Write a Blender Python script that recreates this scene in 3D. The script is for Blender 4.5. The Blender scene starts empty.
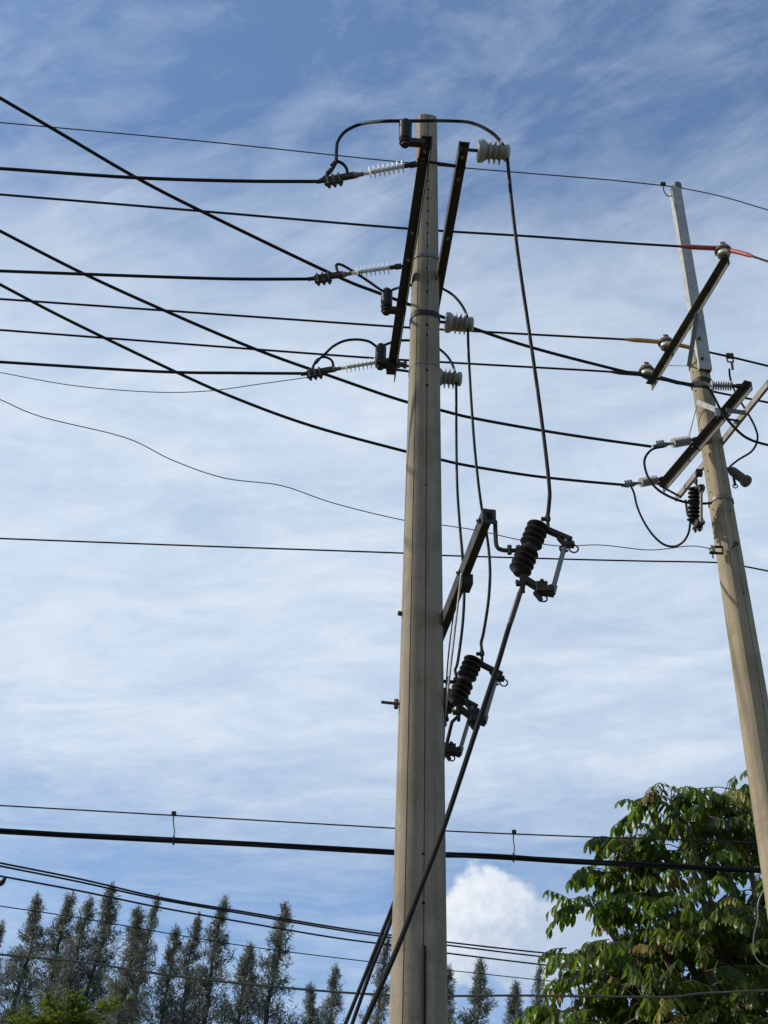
import bpy, math, random
from mathutils import Vector, Matrix
random.seed(11)
D = bpy.data
scene = bpy.context.scene
COL = scene.collection
V = Vector

# ------------------------------------------------------------------ camera
FPX = 1538.0
up = V((443 - 384, 512 + 1640, -FPX)).normalized()
axis = V((0, 0, -1))
yw = (axis - up * axis.dot(up)).normalized()
xw = yw.cross(up)
ROT = Matrix((xw, yw, up))          # camera axes -> world axes
EYE = V((0, 0, 1.6))
cam = D.cameras.new('camera')
cam.sensor_fit = 'HORIZONTAL'
cam.sensor_width = 36
cam.lens = FPX / 768 * 36
cam.clip_start = .05
cam.clip_end = 4000
camo = D.objects.new('camera', cam)
COL.objects.link(camo)
camo.matrix_world = Matrix.Translation(EYE) @ ROT.to_4x4()
scene.camera = camo


def ray(px, py):
    return ROT @ V((px - 384, 512 - py, -FPX)).normalized()


def at(px, py, y):
    d = ray(px, py)
    return EYE + d * (y / d.y)


def atz(px, py, z):
    d = ray(px, py)
    return EYE + d * ((z - EYE.z) / d.z)


# ------------------------------------------------------------------ materials
class NT:
    def __init__(self, tree):
        self.t = tree
        self.n = tree.nodes
        self.l = tree.links

    def node(self, typ, ins=None, **props):
        n = self.n.new(typ)
        for k, v in props.items():
            setattr(n, k, v)
        for k, v in (ins or {}).items():
            s = n.inputs[k]
            if hasattr(v, 'is_output'):
                self.l.new(v, s)
            else:
                s.default_value = v
        return n

    def math(self, op, a, b=0.0, c=0.0, clamp=False):
        n = self.node('ShaderNodeMath', {0: a, 1: b, 2: c}, operation=op, use_clamp=clamp)
        return n.outputs[0]

    def noise(self, vec, scale, detail=6, rough=.55, dist=0.0):
        n = self.node('ShaderNodeTexNoise', {'Vector': vec, 'Scale': scale, 'Detail': detail,
                                             'Roughness': rough, 'Distortion': dist})
        return n.outputs['Fac']

    def ramp(self, fac, stops):
        n = self.node('ShaderNodeValToRGB', {'Fac': fac})
        e = n.color_ramp.elements
        while len(e) < len(stops):
            e.new(.5)
        for k, (p, c) in enumerate(stops):
            e[k].position = p
            e[k].color = c if len(c) == 4 else (*c, 1)
        return n.outputs['Color']

    def mapr(self, v, a, b, c=0.0, d=1.0, smooth=True):
        n = self.node('ShaderNodeMapRange', {'Value': v, 'From Min': a, 'From Max': b, 'To Min': c, 'To Max': d})
        n.interpolation_type = 'SMOOTHSTEP' if smooth else 'LINEAR'
        n.clamp = True
        return n.outputs['Result']

    def mix(self, fac, a, b, mode='MIX'):
        n = self.n.new('ShaderNodeMix')
        n.data_type = 'RGBA'
        n.blend_type = mode
        for idx, v in ((0, fac), (6, a), (7, b)):
            s = n.inputs[idx]
            if hasattr(v, 'is_output'):
                self.l.new(v, s)
            else:
                s.default_value = v if idx == 0 or len(v) == 4 else (*v, 1)
        return n.outputs[2]


def material(name):
    m = D.materials.new(name)
    m.use_nodes = True
    nt = NT(m.node_tree)
    bsdf = m.node_tree.nodes['Principled BSDF']
    return m, nt, bsdf


def simple(name, col, rough=.6, metal=0.0, var=.35, scale=14.0, bump=.0, stretch=(1, 1, 1), col2=None, spec=.5):
    """base colour broken up by two octaves of dirt noise"""
    m, nt, b = material(name)
    tc = nt.node('ShaderNodeTexCoord').outputs['Object']
    mp = nt.node('ShaderNodeMapping', {'Vector': tc, 'Scale': stretch}).outputs[0]
    n = nt.noise(mp, scale, 6, .65)
    lo = tuple(c * (1 - var) for c in col)
    hi = col2 or tuple(min(1, c * (1 + var)) for c in col)
    c = nt.ramp(n, [(.3, lo), (.7, hi)])
    nt.l.new(c, b.inputs['Base Color'])
    r = nt.mapr(n, .3, .7, max(.05, rough - .12), min(1, rough + .12))
    nt.l.new(r, b.inputs['Roughness'])
    b.inputs['Metallic'].default_value = metal
    b.inputs['Specular IOR Level'].default_value = spec
    if bump:
        bp = nt.node('ShaderNodeBump', {'Height': n, 'Strength': bump, 'Distance': .004}).outputs[0]
        nt.l.new(bp, b.inputs['Normal'])
    return m


def concrete(name, col):
    m, nt, b = material(name)
    tc = nt.node('ShaderNodeTexCoord').outputs['Object']
    s1 = nt.node('ShaderNodeMapping', {'Vector': tc, 'Scale': (14, 14, .45)}).outputs[0]
    streak = nt.noise(s1, 1.6, 7, .65)
    blot = nt.noise(tc, 3.2, 7, .6, .5)
    grain = nt.noise(tc, 120, 3, .7)
    pit = nt.noise(tc, 46, 4, .6)
    c = nt.ramp(streak, [(.28, tuple(k * .60 for k in col)), (.52, col), (.74, tuple(k * 1.18 for k in col))])
    c = nt.mix(nt.mapr(blot, .46, .68, 0, .75), c, (col[0] * .62, col[1] * .61, col[2] * .60))
    rs = nt.noise(nt.node('ShaderNodeMapping', {'Vector': tc, 'Scale': (30, 30, .8), 'Location': (3, 7, 1)}).outputs[0], 1.2, 5, .6)
    c = nt.mix(nt.mapr(rs, .60, .74, 0, .55), c, (.17, .105, .055))
    c = nt.mix(nt.mapr(grain, .35, .7, .0, .5), c, (col[0] * .6, col[1] * .6, col[2] * .6))
    c = nt.mix(nt.mapr(pit, .60, .70, 0, .7), c, (.11, .10, .085))
    nt.l.new(c, b.inputs['Base Color'])
    b.inputs['Roughness'].default_value = .9
    b.inputs['Specular IOR Level'].default_value = .25
    h = nt.math('ADD', nt.math('MULTIPLY', grain, .4), nt.math('MULTIPLY', pit, .8))
    bp = nt.node('ShaderNodeBump', {'Height': h, 'Strength': .5, 'Distance': .004}).outputs[0]
    nt.l.new(bp, b.inputs['Normal'])
    return m


def leafmat(name, stops, trans=.35, rough=.42, tcol=(.16, .26, .02)):
    m, nt, b = material(name)
    at_ = nt.node('ShaderNodeAttribute', attribute_name='tint')
    tc = nt.node('ShaderNodeTexCoord').outputs['Object']
    n = nt.noise(tc, 22, 3, .6)
    f = nt.math('ADD', at_.outputs['Fac'], nt.math('MULTIPLY', nt.math('SUBTRACT', n, .5), .12))
    c = nt.ramp(f, stops)
    nt.l.new(c, b.inputs['Base Color'])
    b.inputs['Roughness'].default_value = rough
    b.inputs['Specular IOR Level'].default_value = .28
    if trans:
        tr = nt.node('ShaderNodeBsdfTranslucent', {'Color': nt.mix(.6, c, (*tcol, 1))})
        mx = nt.node('ShaderNodeMixShader', {0: trans, 1: b.outputs[0], 2: tr.outputs[0]})
        out = [k for k in nt.n if k.type == 'OUTPUT_MATERIAL'][0]
        nt.l.new(mx.outputs[0], out.inputs['Surface'])
    return m


M = dict(
    conc=concrete('weathered concrete', (.245, .212, .160)),
    conc2=concrete('pale concrete', (.285, .240, .168)),
    dark_steel=simple('dark weathered steel', (.028, .025, .022), .7, .1, .5, 9, .25, spec=.25),
    galv=simple('galvanised steel', (.27, .275, .265), .55, .15, .25, 12, .1),
    galv_dull=simple('dull galvanised steel', (.11, .105, .095), .6, .2, .3, 12, .15),
    galv_mid=simple('stained galvanised steel', (.18, .175, .16), .6, .15, .4, 7, .15, spec=.3),
    arm_steel=simple('weathered arm steel', (.036, .034, .031), .65, .1, .5, 9, .25, spec=.3),
    arm_steel2=simple('weathered galvanised arm steel', (.068, .065, .060), .65, .1, .5, 9, .25, spec=.3),
    rust=simple('rusty iron', (.060, .040, .030), .75, .25, .5, 25, .4),
    cable=simple('black cable jacket', (.012, .012, .014), .62, 0, .35, 9, spec=.12),
    cable2=simple('sun bleached cable jacket', (.022, .022, .024), .6, 0, .4, 7, spec=.15),
    strand=simple('bare stranded conductor', (.03, .03, .032), .6, .2, .3, 30, spec=.2),
    grey_wire=simple('grey service wire', (.07, .066, .058), .6, 0, .35, 6),
    poly_white=simple('white silicone rubber', (.52, .53, .52), .5, 0, .12, 20),
    poly_grey=simple('grey silicone rubber', (.27, .28, .29), .5, 0, .15, 20),
    porc_white=simple('pale grey porcelain', (.25, .25, .23), .4, 0, .2, 9, spec=.35),
    porc_cream=simple('cream porcelain', (.56, .52, .42), .28, 0, .2, 9),
    porc_dark=simple('dark brown glazed porcelain', (.013, .011, .010), .45, 0, .4, 9, spec=.25),
    porc_brown=simple('brown glazed porcelain', (.13, .095, .07), .35, 0, .3, 9),
    porc_brown2=simple('brown grey polymer', (.12, .105, .09), .55, 0, .3, 9, spec=.2),
    pale_wire=simple('pale grey cable', (.30, .29, .26), .6, 0, .2, 6),
    red=simple('faded red sleeve', (.30, .045, .035), .55, 0, .3, 16),
    amber=simple('faded amber sleeve', (.42, .24, .06), .55, 0, .3, 16),
    navy=simple('dark blue sleeve', (.016, .022, .045), .5, 0, .3, 16),
    maroon=simple('maroon heat shrink', (.032, .011, .011), .5, 0, .3, 16),
    tube=simple('grey fibre fuse tube', (.15, .145, .14), .5, 0, .25, 20),
    bark=simple('grey brown bark', (.12, .095, .07), .9, 0, .4, 9, .8, (1, 1, .3)),
    bark_dark=simple('dark casuarina bark', (.055, .047, .04), .9, 0, .4, 6, .8, (1, 1, .3)),
)
M['leaf'] = leafmat('glossy pinnate leaves', [(0, (.008, .020, .003)), (.35, (.020, .046, .005)), (.62, (.085, .135, .011)),
                                              (.78, (.10, .13, .022)), (.9, (.23, .17, .035)), (1, (.22, .10, .035))], .42, .36, (.20, .32, .012))
M['needle'] = leafmat('grey green casuarina needles', [(0, (.038, .048, .037)), (.5, (.085, .098, .076)), (1, (.19, .205, .17))],
                      .34, .6, (.22, .24, .17))
M['feather'] = leafmat('yellow green feathery leaves', [(0, (.055, .085, .014)), (.5, (.085, .105, .018)), (1, (.17, .17, .035))], .35, .5)


# ------------------------------------------------------------------ mesh helpers
def frame(d, ref=None):
    d = d.normalized()
    r = ref or (V((0, 0, 1)) if abs(d.z) < .9 else V((1, 0, 0)))
    a = r.cross(d).normalized()
    return a, d.cross(a).normalized()


class MB:
    def __init__(s):
        s.v, s.f, s.t = [], [], None

    def add(s, vs, fs):
        o = len(s.v)
        s.v += [V(p) for p in vs]
        s.f += [tuple(i + o for i in f) for f in fs]
        return s

    def box(s, c, sx, sy, sz, ax=None):
        """box centred at c; ax = (x, y, z) axes"""
        X, Y, Z = ax or (V((1, 0, 0)), V((0, 1, 0)), V((0, 0, 1)))
        c = V(c)
        vs = [c + X * (sx / 2 * i) + Y * (sy / 2 * j) + Z * (sz / 2 * k) for i in (-1, 1) for j in (-1, 1) for k in (-1, 1)]
        return s.add(vs, [(0, 1, 3, 2), (4, 6, 7, 5), (0, 4, 5, 1), (2, 3, 7, 6), (0, 2, 6, 4), (1, 5, 7, 3)])

    def bar(s, a, b, w, h, ref=None):
        a, b = V(a), V(b)
        d = (b - a)
        x, z = frame(d, ref)
        return s.box((a + b) / 2, w, d.length, h, (x, d.normalized(), z))

    def tube(s, pts, r, n=8, cap=True):
        pts = [V(p) for p in pts]
        rs = r if isinstance(r, (list, tuple)) else [r] * len(pts)
        vs, fs = [], []
        a = None
        for i, p in enumerate(pts):
            d = (pts[min(i + 1, len(pts) - 1)] - pts[max(i - 1, 0)])
            if d.length < 1e-7:
                d = V((0, 0, 1))
            d.normalize()
            if a is None:
                a, b = frame(d)
            else:
                a = (a - d * a.dot(d)).normalized()
                b = d.cross(a)
            for k in range(n):
                t = 2 * math.pi * k / n
                vs.append(p + (a * math.cos(t) + b * math.sin(t)) * rs[i])
        for i in range(len(pts) - 1):
            for k in range(n):
                k2 = (k + 1) % n
                fs.append((i * n + k, i * n + k2, (i + 1) * n + k2, (i + 1) * n + k))
        if cap:
            fs.append(tuple(range(n))[::-1])
            fs.append(tuple((len(pts) - 1) * n + k for k in range(n)))
        return s.add(vs, fs)

    def lathe(s, p, d, prof, n=20):
        """prof: (distance along d, radius)"""
        d = V(d).normalized()
        return s.tube_lathe(V(p), d, prof, n)

    def tube_lathe(s, p, d, prof, n):
        a, b = frame(d)
        vs, fs = [], []
        for (h, r) in prof:
            for k in range(n):
                t = 2 * math.pi * k / n
                vs.append(p + d * h + (a * math.cos(t) + b * math.sin(t)) * max(r, .0004))
        for i in range(len(prof) - 1):
            for k in range(n):
                k2 = (k + 1) % n
                fs.append((i * n + k, i * n + k2, (i + 1) * n + k2, (i + 1) * n + k))
        fs.append(tuple(range(n))[::-1])
        fs.append(tuple((len(prof) - 1) * n + k for k in range(n)))
        return s.add(vs, fs)

    def ring(s, c, nrm, R, r, n=16, m=6):
        a, b = frame(V(nrm))
        c = V(c)
        vs, fs = [], []
        for i in range(n):
            t = 2 * math.pi * i / n
            e = a * math.cos(t) + b * math.sin(t)
            for k in range(m):
                u = 2 * math.pi * k / m
                vs.append(c + e * (R + r * math.cos(u)) + V(nrm).normalized() * (r * math.sin(u)))
        for i in range(n):
            for k in range(m):
                fs.append((i * m + k, ((i + 1) % n) * m + k, ((i + 1) % n) * m + (k + 1) % m, i * m + (k + 1) % m))
        return s.add(vs, fs)

    def channel(s, a, b, w, h, th, up_, side):
        """C-channel from a to b: web on the -side edge, two flanges pointing to side"""
        a, b = V(a), V(b)
        d = (b - a).normalized()
        up_ = V(up_)
        sd = V(side)
        sd = (sd - d * sd.dot(d)).normalized()
        up_ = (up_ - d * up_.dot(d) - sd * up_.dot(sd)).normalized()
        prof = [(0, -h / 2), (w, -h / 2), (w, -h / 2 + th), (th, -h / 2 + th), (th, h / 2 - th), (w, h / 2 - th), (w, h / 2), (0, h / 2)]
        vs = [p + sd * (x - w / 2) + up_ * z for p in (a, b) for x, z in prof]
        n = 8
        fs = [(i, (i + 1) % n, n + (i + 1) % n, n + i) for i in range(n)]
        for o in (0, n):
            fs += [(o, o + 1, o + 2, o + 3), (o + 3, o + 4, o + 7, o), (o + 4, o + 5, o + 6, o + 7)]
        return s.add(vs, fs)

    def angle(s, a, b, w, h, th, side):
        """steel angle from a to b: upright leg on the -side edge, flat leg along the top pointing to side"""
        a, b = V(a), V(b)
        d = (b - a).normalized()
        sd = V(side)
        sd = (sd - d * sd.dot(d)).normalized()
        up_ = V((0, 0, 1))
        up_ = (up_ - d * up_.dot(d)).normalized()
        prof = [(0, -h / 2), (th, -h / 2), (th, h / 2 - th), (w, h / 2 - th), (w, h / 2), (0, h / 2)]
        vs = [p + sd * (x - w / 2) + up_ * z for p in (a, b) for x, z in prof]
        n = 6
        fs = [(i, (i + 1) % n, n + (i + 1) % n, n + i) for i in range(n)]
        for o in (0, n):
            fs += [(o, o + 1, o + 2, o + 5), (o + 2, o + 3, o + 4, o + 5)]
        return s.add(vs, fs)

    def build(s, name, mat, parent=None, smooth=False, origin=None, bevel=0):
        o_ = origin if origin is not None else (V(parent['_org']) if parent is not None and '_org' in parent else V((0, 0, 0)))
        me = D.meshes.new(name)
        me.from_pydata([tuple(v - o_) for v in s.v], [], s.f)
        if s.t is not None:
            at_ = me.attributes.new('tint', 'FLOAT', 'POINT')
            at_.data.foreach_set('value', s.t)
        me.materials.append(M[mat] if isinstance(mat, str) else mat)
        if smooth:
            me.polygons.foreach_set('use_smooth', [True] * len(me.polygons))
            try:
                me.set_sharp_from_angle(angle=math.radians(40))
            except Exception:
                pass
        me.update()
        ob = D.objects.new(name, me)
        COL.objects.link(ob)
        ob['_org'] = tuple(o_)
        if parent is not None:
            ob.parent = parent
        else:
            ob.location = o_
        if bevel:
            bv = ob.modifiers.new('bevel', 'BEVEL')
            bv.width = bevel
            bv.segments = 2
            bv.limit_method = 'ANGLE'
        return ob


def tag(o, label=None, cat=None, group=None, kind=None):
    for k, v in (('label', label), ('category', cat), ('group', group), ('kind', kind)):
        if v:
            o[k] = v
    return o


def thing(name, loc, label, cat, group=None):
    o = D.objects.new(name, None)
    o.empty_display_size = .1
    COL.objects.link(o)
    o.location = loc
    o['_org'] = tuple(loc)
    return tag(o, label, cat, group)


def copy_tree(o, parent=None):
    c = o.copy()
    COL.objects.link(c)
    if parent is not None:
        c.parent = parent
    for ch in list(o.children):
        copy_tree(ch, c)
    return c


def place(proto, used, loc, xdir=None, label=None, group=None, rot=None):
    """first use moves the proto itself, later uses copy it; xdir = where its local +X points"""
    if proto not in used:
        used.append(proto)
        o = proto
    else:
        o = copy_tree(proto)
    o.location = loc
    o.rotation_mode = 'QUATERNION'
    if xdir is not None:
        x = V(xdir).normalized()
        y = V((0, 0, 1)).cross(x).normalized()
        z = x.cross(y)
        o.rotation_quaternion = Matrix((x, y, z)).transposed().to_quaternion()
    elif rot is not None:
        o.rotation_quaternion = Matrix.Rotation(rot, 3, 'Z').to_quaternion()
    if label:
        o['label'] = label
    if group:
        o['group'] = group
    return o


USED = []


def smooth_path(pts, k=8):
    """Catmull-Rom through 2-D or 3-D points"""
    P = [V(p) for p in pts]
    if len(P) == 2:
        return [P[0].lerp(P[1], i / k) for i in range(k + 1)]
    P = [P[0] * 2 - P[1]] + P + [P[-1] * 2 - P[-2]]
    out = []
    for i in range(1, len(P) - 2):
        p0, p1, p2, p3 = P[i - 1:i + 3]
        for j in range(k):
            t = j / k
            out.append(.5 * ((2 * p1) + (p2 - p0) * t + (2 * p0 - 5 * p1 + 4 * p2 - p3) * t * t + (3 * p1 - p0 - 3 * p2 + p3) * t ** 3))
    out.append(P[-2])
    return out


def span(px, a, b, ext_a=0, ext_b=0):
    """points of a hanging wire: its pixel trace met with the vertical plane it hangs in.
    a, b: ('y', depth) or ('z', height) of the two ends; ext: metres run on past an end"""
    A = at(*px[0], a[1]) if a[0] == 'y' else atz(*px[0], a[1])
    B = at(*px[-1], b[1]) if b[0] == 'y' else atz(*px[-1], b[1])
    n = V((B.y - A.y, A.x - B.x, 0)).normalized()
    out = []
    for q in smooth_path([V((x, y, 0)) for x, y in px], 6):
        d = ray(q.x, q.y)
        out.append(EYE + d * (n.dot(A - EYE) / n.dot(d)))
    if ext_a:
        d = (out[0] - out[3]).normalized()
        out = [out[0] + d * s for s in (ext_a, ext_a * .5, ext_a * .2)] + out
    if ext_b:
        d = (out[-1] - out[-4]).normalized()
        out = out + [out[-1] + d * s for s in (ext_b * .2, ext_b * .5, ext_b)]
    return out


def wire(name, pts, r, mat, label, cat='wire', group=None, n=8):
    m = MB().tube(pts, r, n)
    o = m.build(name, mat, None, True, pts[0])
    tag(o, label, cat, group)
    return o


def loop(trace):
    """jumper path: (px, py, depth y)"""
    return smooth_path([at(*p) for p in trace], 6)


# ------------------------------------------------------------------ light, sky
SUN_AZ, SUN_EL = math.radians(0), math.radians(34)        # from the left, a touch towards the viewer
S = V((-math.cos(SUN_AZ) * math.cos(SUN_EL), -math.sin(SUN_AZ) * math.cos(SUN_EL), math.sin(SUN_EL)))
sl = D.lights.new('sun', 'SUN')
sl.energy = 4.8
sl.angle = math.radians(.55)
sl.color = (1, .90, .76)
so = D.objects.new('sun', sl)
COL.objects.link(so)
so.rotation_mode = 'QUATERNION'
so.rotation_quaternion = S.to_track_quat('Z', 'Y')
so.location = S * 60

world = D.worlds.new('World')
scene.world = world
world.use_nodes = True
wn = NT(world.node_tree)
for n_ in list(wn.n):
    wn.n.remove(n_)
sky = wn.node('ShaderNodeTexSky', sky_type='NISHITA', sun_disc=False, sun_elevation=SUN_EL,
              sun_rotation=math.atan2(S.x, S.y), air_density=1.0, dust_density=.6, ozone_density=1.6)
dirv = wn.node('ShaderNodeTexCoord').outputs['Generated']
sep = wn.node('ShaderNodeSeparateXYZ', {0: dirv})
dx, dy, dz = sep.outputs
el = wn.math('MULTIPLY', wn.math('ARCSINE', dz), 57.29578)
az = wn.math('MULTIPLY', wn.math('ARCTAN2', dx, dy), 57.29578)
zc = wn.math('MAXIMUM', dz, .06)
pl = wn.node('ShaderNodeCombineXYZ', {0: wn.math('DIVIDE', dx, zc), 1: wn.math('DIVIDE', dy, zc), 2: 0.0}).outputs[0]
# high thin cloud: a broad veil, combed streaks and a fine ripple, all on one flat layer
def layer(rot, sc, loc):
    return wn.node('ShaderNodeMapping', {'Vector': pl, 'Rotation': (0, 0, math.radians(rot)), 'Scale': (*sc, 1), 'Location': (*loc, 0)}, vector_type='TEXTURE').outputs[0]
veil = wn.noise(layer(-18, (1.5, .8), (0, 0)), 1.5, 7, .55, .5)
streak = wn.noise(layer(-46, (1.35, .55), (3.1, .4)), 2.9, 10, .65, .9)
ripple = wn.noise(layer(-9, (1.15, .66), (1.7, 5.2)), 4.6, 9, .62, .7)
fine_r = wn.noise(layer(-16, (1.0, .62), (4.7, 1.2)), 11.0, 6, .64, .6)
high = wn.mapr(el, 39, 46)
bias = wn.node('ShaderNodeFloatCurve', {'Value': wn.math('DIVIDE', el, 90)})
cv = bias.mapping.curves[0]
pts_ = [(0, .3), (17 / 90, .30), (21.5 / 90, .30), (23.2 / 90, .42), (25 / 90, .74), (27 / 90, .98), (31 / 90, 1.06), (38 / 90, 1.03), (42 / 90, .82), (45 / 90, .56), (48 / 90, .27), (51 / 90, .10), (54 / 90, .06), (1, .3)]
cv.points[0].location = pts_[0]
cv.points[1].location = pts_[-1]
for p_ in pts_[1:-1]:
    cv.points.new(*p_)
bias.mapping.update()
def wsum(*tw):
    r = None
    for t_, w_ in tw:
        q = wn.math('MULTIPLY', t_, w_)
        r = q if r is None else wn.math('ADD', r, q)
    return r
dens_mid = wsum((veil, .36), (ripple, .46), (fine_r, .18))
dens_top = wsum((veil, .30), (streak, .52), (fine_r, .18))
dens = wn.math('ADD', wn.math('MULTIPLY', dens_mid, wn.math('SUBTRACT', 1.0, high)), wn.math('MULTIPLY', dens_top, high))
amp_ = wn.math('ADD', wn.mapr(el, 40, 47, 1.25, 3.4), wn.mapr(el, 22, 28, .7, 0))
dev = wn.math('MULTIPLY', wn.math('SUBTRACT', dens, .5), amp_)
cover = wn.math('ADD', bias.outputs[0], dev)
cover = wn.math('SUBTRACT', cover, wn.math('MULTIPLY', az, .004))
cover = wn.mapr(cover, .0, 1.15, .07, .97, False)
blue = wn.mix(1.0, sky.outputs[0], (.74, .95, 1.12, 1), 'MULTIPLY')
cloudc = wn.mix(wn.mapr(wsum((fine_r, .4), (ripple, .6)), .36, .64, 0, 1, False), (3.95, 4.75, 5.85, 1), (4.85, 5.45, 6.15, 1))
skyc = wn.mix(cover, blue, cloudc)
# one heaped fair-weather cloud low in the sky (azimuth / elevation in degrees)
def blob(a0, e0, wa, we):
    u = wn.math('DIVIDE', wn.math('SUBTRACT', az, a0), wa)
    w = wn.math('DIVIDE', wn.math('SUBTRACT', el, e0), we)
    r = wn.math('SQRT', wn.math('ADD', wn.math('MULTIPLY', u, u), wn.math('MULTIPLY', w, w)))
    return wn.math('SUBTRACT', 1.0, r), u, w
cvec = wn.node('ShaderNodeCombineXYZ', {0: az, 1: el, 2: 0.0}).outputs[0]
puff = wn.noise(cvec, .62, 6, .55, .2)
puff2 = wn.noise(cvec, 1.5, 6, .55)
def cumulus(a0, e0, wa, we, amp=1.5):
    b0, u, w = blob(a0, e0, wa, we)
    d = wn.math('ADD', b0, wn.math('MULTIPLY', wn.math('SUBTRACT', puff, .5), amp))
    d = wn.math('ADD', d, wn.math('MULTIPLY', wn.math('SUBTRACT', puff2, .5), amp * .35))
    return d, u, w
CUM = [ray(491, 918), ray(550, 945), ray(465, 952)]
ae = [(math.degrees(math.atan2(c.x, c.y)), math.degrees(math.asin(c.z))) for c in CUM]
d1_, u1, w1 = cumulus(ae[0][0], ae[0][1], 2.2, 1.9, .85)
d2_, u2, w2 = cumulus(ae[1][0], ae[1][1], 3.3, 1.9, .85)
d3_, u3, w3 = cumulus(ae[2][0], ae[2][1], 1.6, 1.3)
cd = wn.math('MAXIMUM', wn.math('MAXIMUM', d1_, d2_), d3_)
cm = wn.mapr(cd, .0, .25)
shade = wn.math('SUBTRACT', wn.math('MULTIPLY', w1, .45), wn.math('MULTIPLY', u1, .42))
shade = wn.math('ADD', shade, wn.math('MULTIPLY', wn.math('SUBTRACT', puff2, .5), 1.6))
ccol = wn.mix(wn.mapr(shade, -.75, .75), (3.3, 3.95, 5.0, 1), (6.3, 6.45, 6.7, 1))
skyc = wn.mix(wn.math('MULTIPLY', cm, .92), skyc, ccol)
bg = wn.node('ShaderNodeBackground', {'Color': skyc, 'Strength': .15})
wo = wn.node('ShaderNodeOutputWorld')
wn.l.new(bg.outputs[0], wo.inputs[0])

scene.view_settings.view_transform = 'Standard'
scene.view_settings.look = 'None'
scene.view_settings.gamma = 1
scene.view_settings.exposure = 0
scene.view_settings.use_curve_mapping = False
scene.cycles.max_bounces = 6

# ------------------------------------------------------------------ ground
gm, gnt, gb = material('dry grass and soil')
gtc = gnt.node('ShaderNodeTexCoord').outputs['Object']
gn = gnt.noise(gtc, .35, 8, .65)
gc = gnt.ramp(gn, [(.35, (.085, .080, .04)), (.52, (.13, .11, .07)), (.68, (.22, .175, .125))])
gc = gnt.mix(gnt.mapr(gnt.noise(gtc, 14, 6, .7), .3, .7, 0, .5), gc, (.05, .06, .02))
gnt.l.new(gc, gb.inputs['Base Color'])
gb.inputs['Roughness'].default_value = .95
M['ground'] = gm
g = MB()
NG = 24
g.add([(-900 + 1800 * i / NG, -900 + 1800 * j / NG, 0) for j in range(NG + 1) for i in range(NG + 1)],
      [(j * (NG + 1) + i, j * (NG + 1) + i + 1, (j + 1) * (NG + 1) + i + 1, (j + 1) * (NG + 1) + i) for j in range(NG) for i in range(NG)])
go = g.build('ground', 'ground')
tag(go, kind='structure')


# ------------------------------------------------------------------ concrete poles
def pole_shaft(parent, cx, cy, h, w0, w1, rot, mat, holes, sq=3.4, groove_top=None):
    """tapered rounded-square column with a shallow groove down two faces and drilled holes"""
    n = 56
    gt = groove_top or h

    def section(w, deep):
        pts = []
        for i in range(n):
            t = 2 * math.pi * i / n
            c, s_ = math.cos(t), math.sin(t)
            r = (abs(c) ** sq + abs(s_) ** sq) ** (-1 / sq) * w / 2
            pts.append([r * c, r * s_])
        out = []
        slots = {int(n * .75): (.0035, .011), int(n * .5) + 8: (.003, .009)}
        for k, p in enumerate(pts):
            if k not in slots:
                out.append(p)
                continue
            hw, dp = slots[k]
            a_, b_ = V(pts[k - 1]), V(pts[(k + 1) % n])
            tg = (b_ - a_).normalized()
            inn = V((-tg.y, tg.x))
            q = V(p)
            dp *= deep
            for u, dd in ((-hw, 0), (-hw * .8, dp), (hw * .8, dp), (hw, 0)):
                w_ = q + tg * u + inn * dd
                out.append([w_.x, w_.y])
        pts = out
        return pts
    zs = [0, 2.2, 4.4, 6.0, 7.6, 9.0, 10.4, h - .02, h]
    vs, fs = [], []
    nv = len(section(w0, 1))
    for z in zs:
        w = w0 + (w1 - w0) * z / h
        if z == h:
            w -= .03
        for x, y in section(w, 1 if z < gt else .25):
            vs.append((x, y, z))
    for i in range(len(zs) - 1):
        for k in range(nv):
            k2 = (k + 1) % nv
            fs.append((i * nv + k, i * nv + k2, (i + 1) * nv + k2, (i + 1) * nv + k))
    fs.append(tuple(range(nv))[::-1])
    fs.append(tuple((len(zs) - 1) * nv + k for k in range(nv)))
    me = D.meshes.new('shaft')
    me.from_pydata(vs, [], fs)
    me.materials.append(M[mat])
    ob = D.objects.new('shaft', me)
    COL.objects.link(ob)
    # drill
    cut = MB()
    for (z, face, off, r) in holes:
        w = w0 + (w1 - w0) * z / h
        if face == 'front':
            cut.tube([(off, -w / 2 - .05, z), (off, -w / 2 + .05, z)], r, 10)
        elif face == 'left':
            cut.tube([(-w / 2 - .05, off, z), (-w / 2 + .05, off, z)], r, 10)
    cme = D.meshes.new('cut')
    cme.from_pydata([tuple(v) for v in cut.v], [], cut.f)
    cob = D.objects.new('cut', cme)
    COL.objects.link(cob)
    md = ob.modifiers.new('holes', 'BOOLEAN')
    md.object = cob
    md.solver = 'EXACT'
    dg = bpy.context.evaluated_depsgraph_get()
    new = D.meshes.new_from_object(ob.evaluated_get(dg))
    ob.modifiers.clear()
    ob.data = new
    new.name = 'shaft'
    D.objects.remove(cob)
    D.meshes.remove(cme)
    new.polygons.foreach_set('use_smooth', [True] * len(new.polygons))
    new.set_sharp_from_angle(angle=math.radians(30))
    ob.rotation_euler = (0, 0, rot)
    ob.parent = parent
    return ob


def holes_for(h, rnd, left_from=8.2):
    out = []
    z = 4.6
    while z < h - .15:
        up_ = z > 8.6
        if rnd.random() < (.88 if up_ else .16):
            out.append((z, 'front', rnd.uniform(-.005, .005), rnd.uniform(.009, .014) if up_ else .010))
        if z > left_from and rnd.random() < .85:
            out.append((z + .05, 'left', rnd.uniform(-.005, .005), rnd.uniform(.009, .013)))
        z += rnd.choice((.10, .145, .145, .20)) if up_ else .3
    return out


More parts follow.
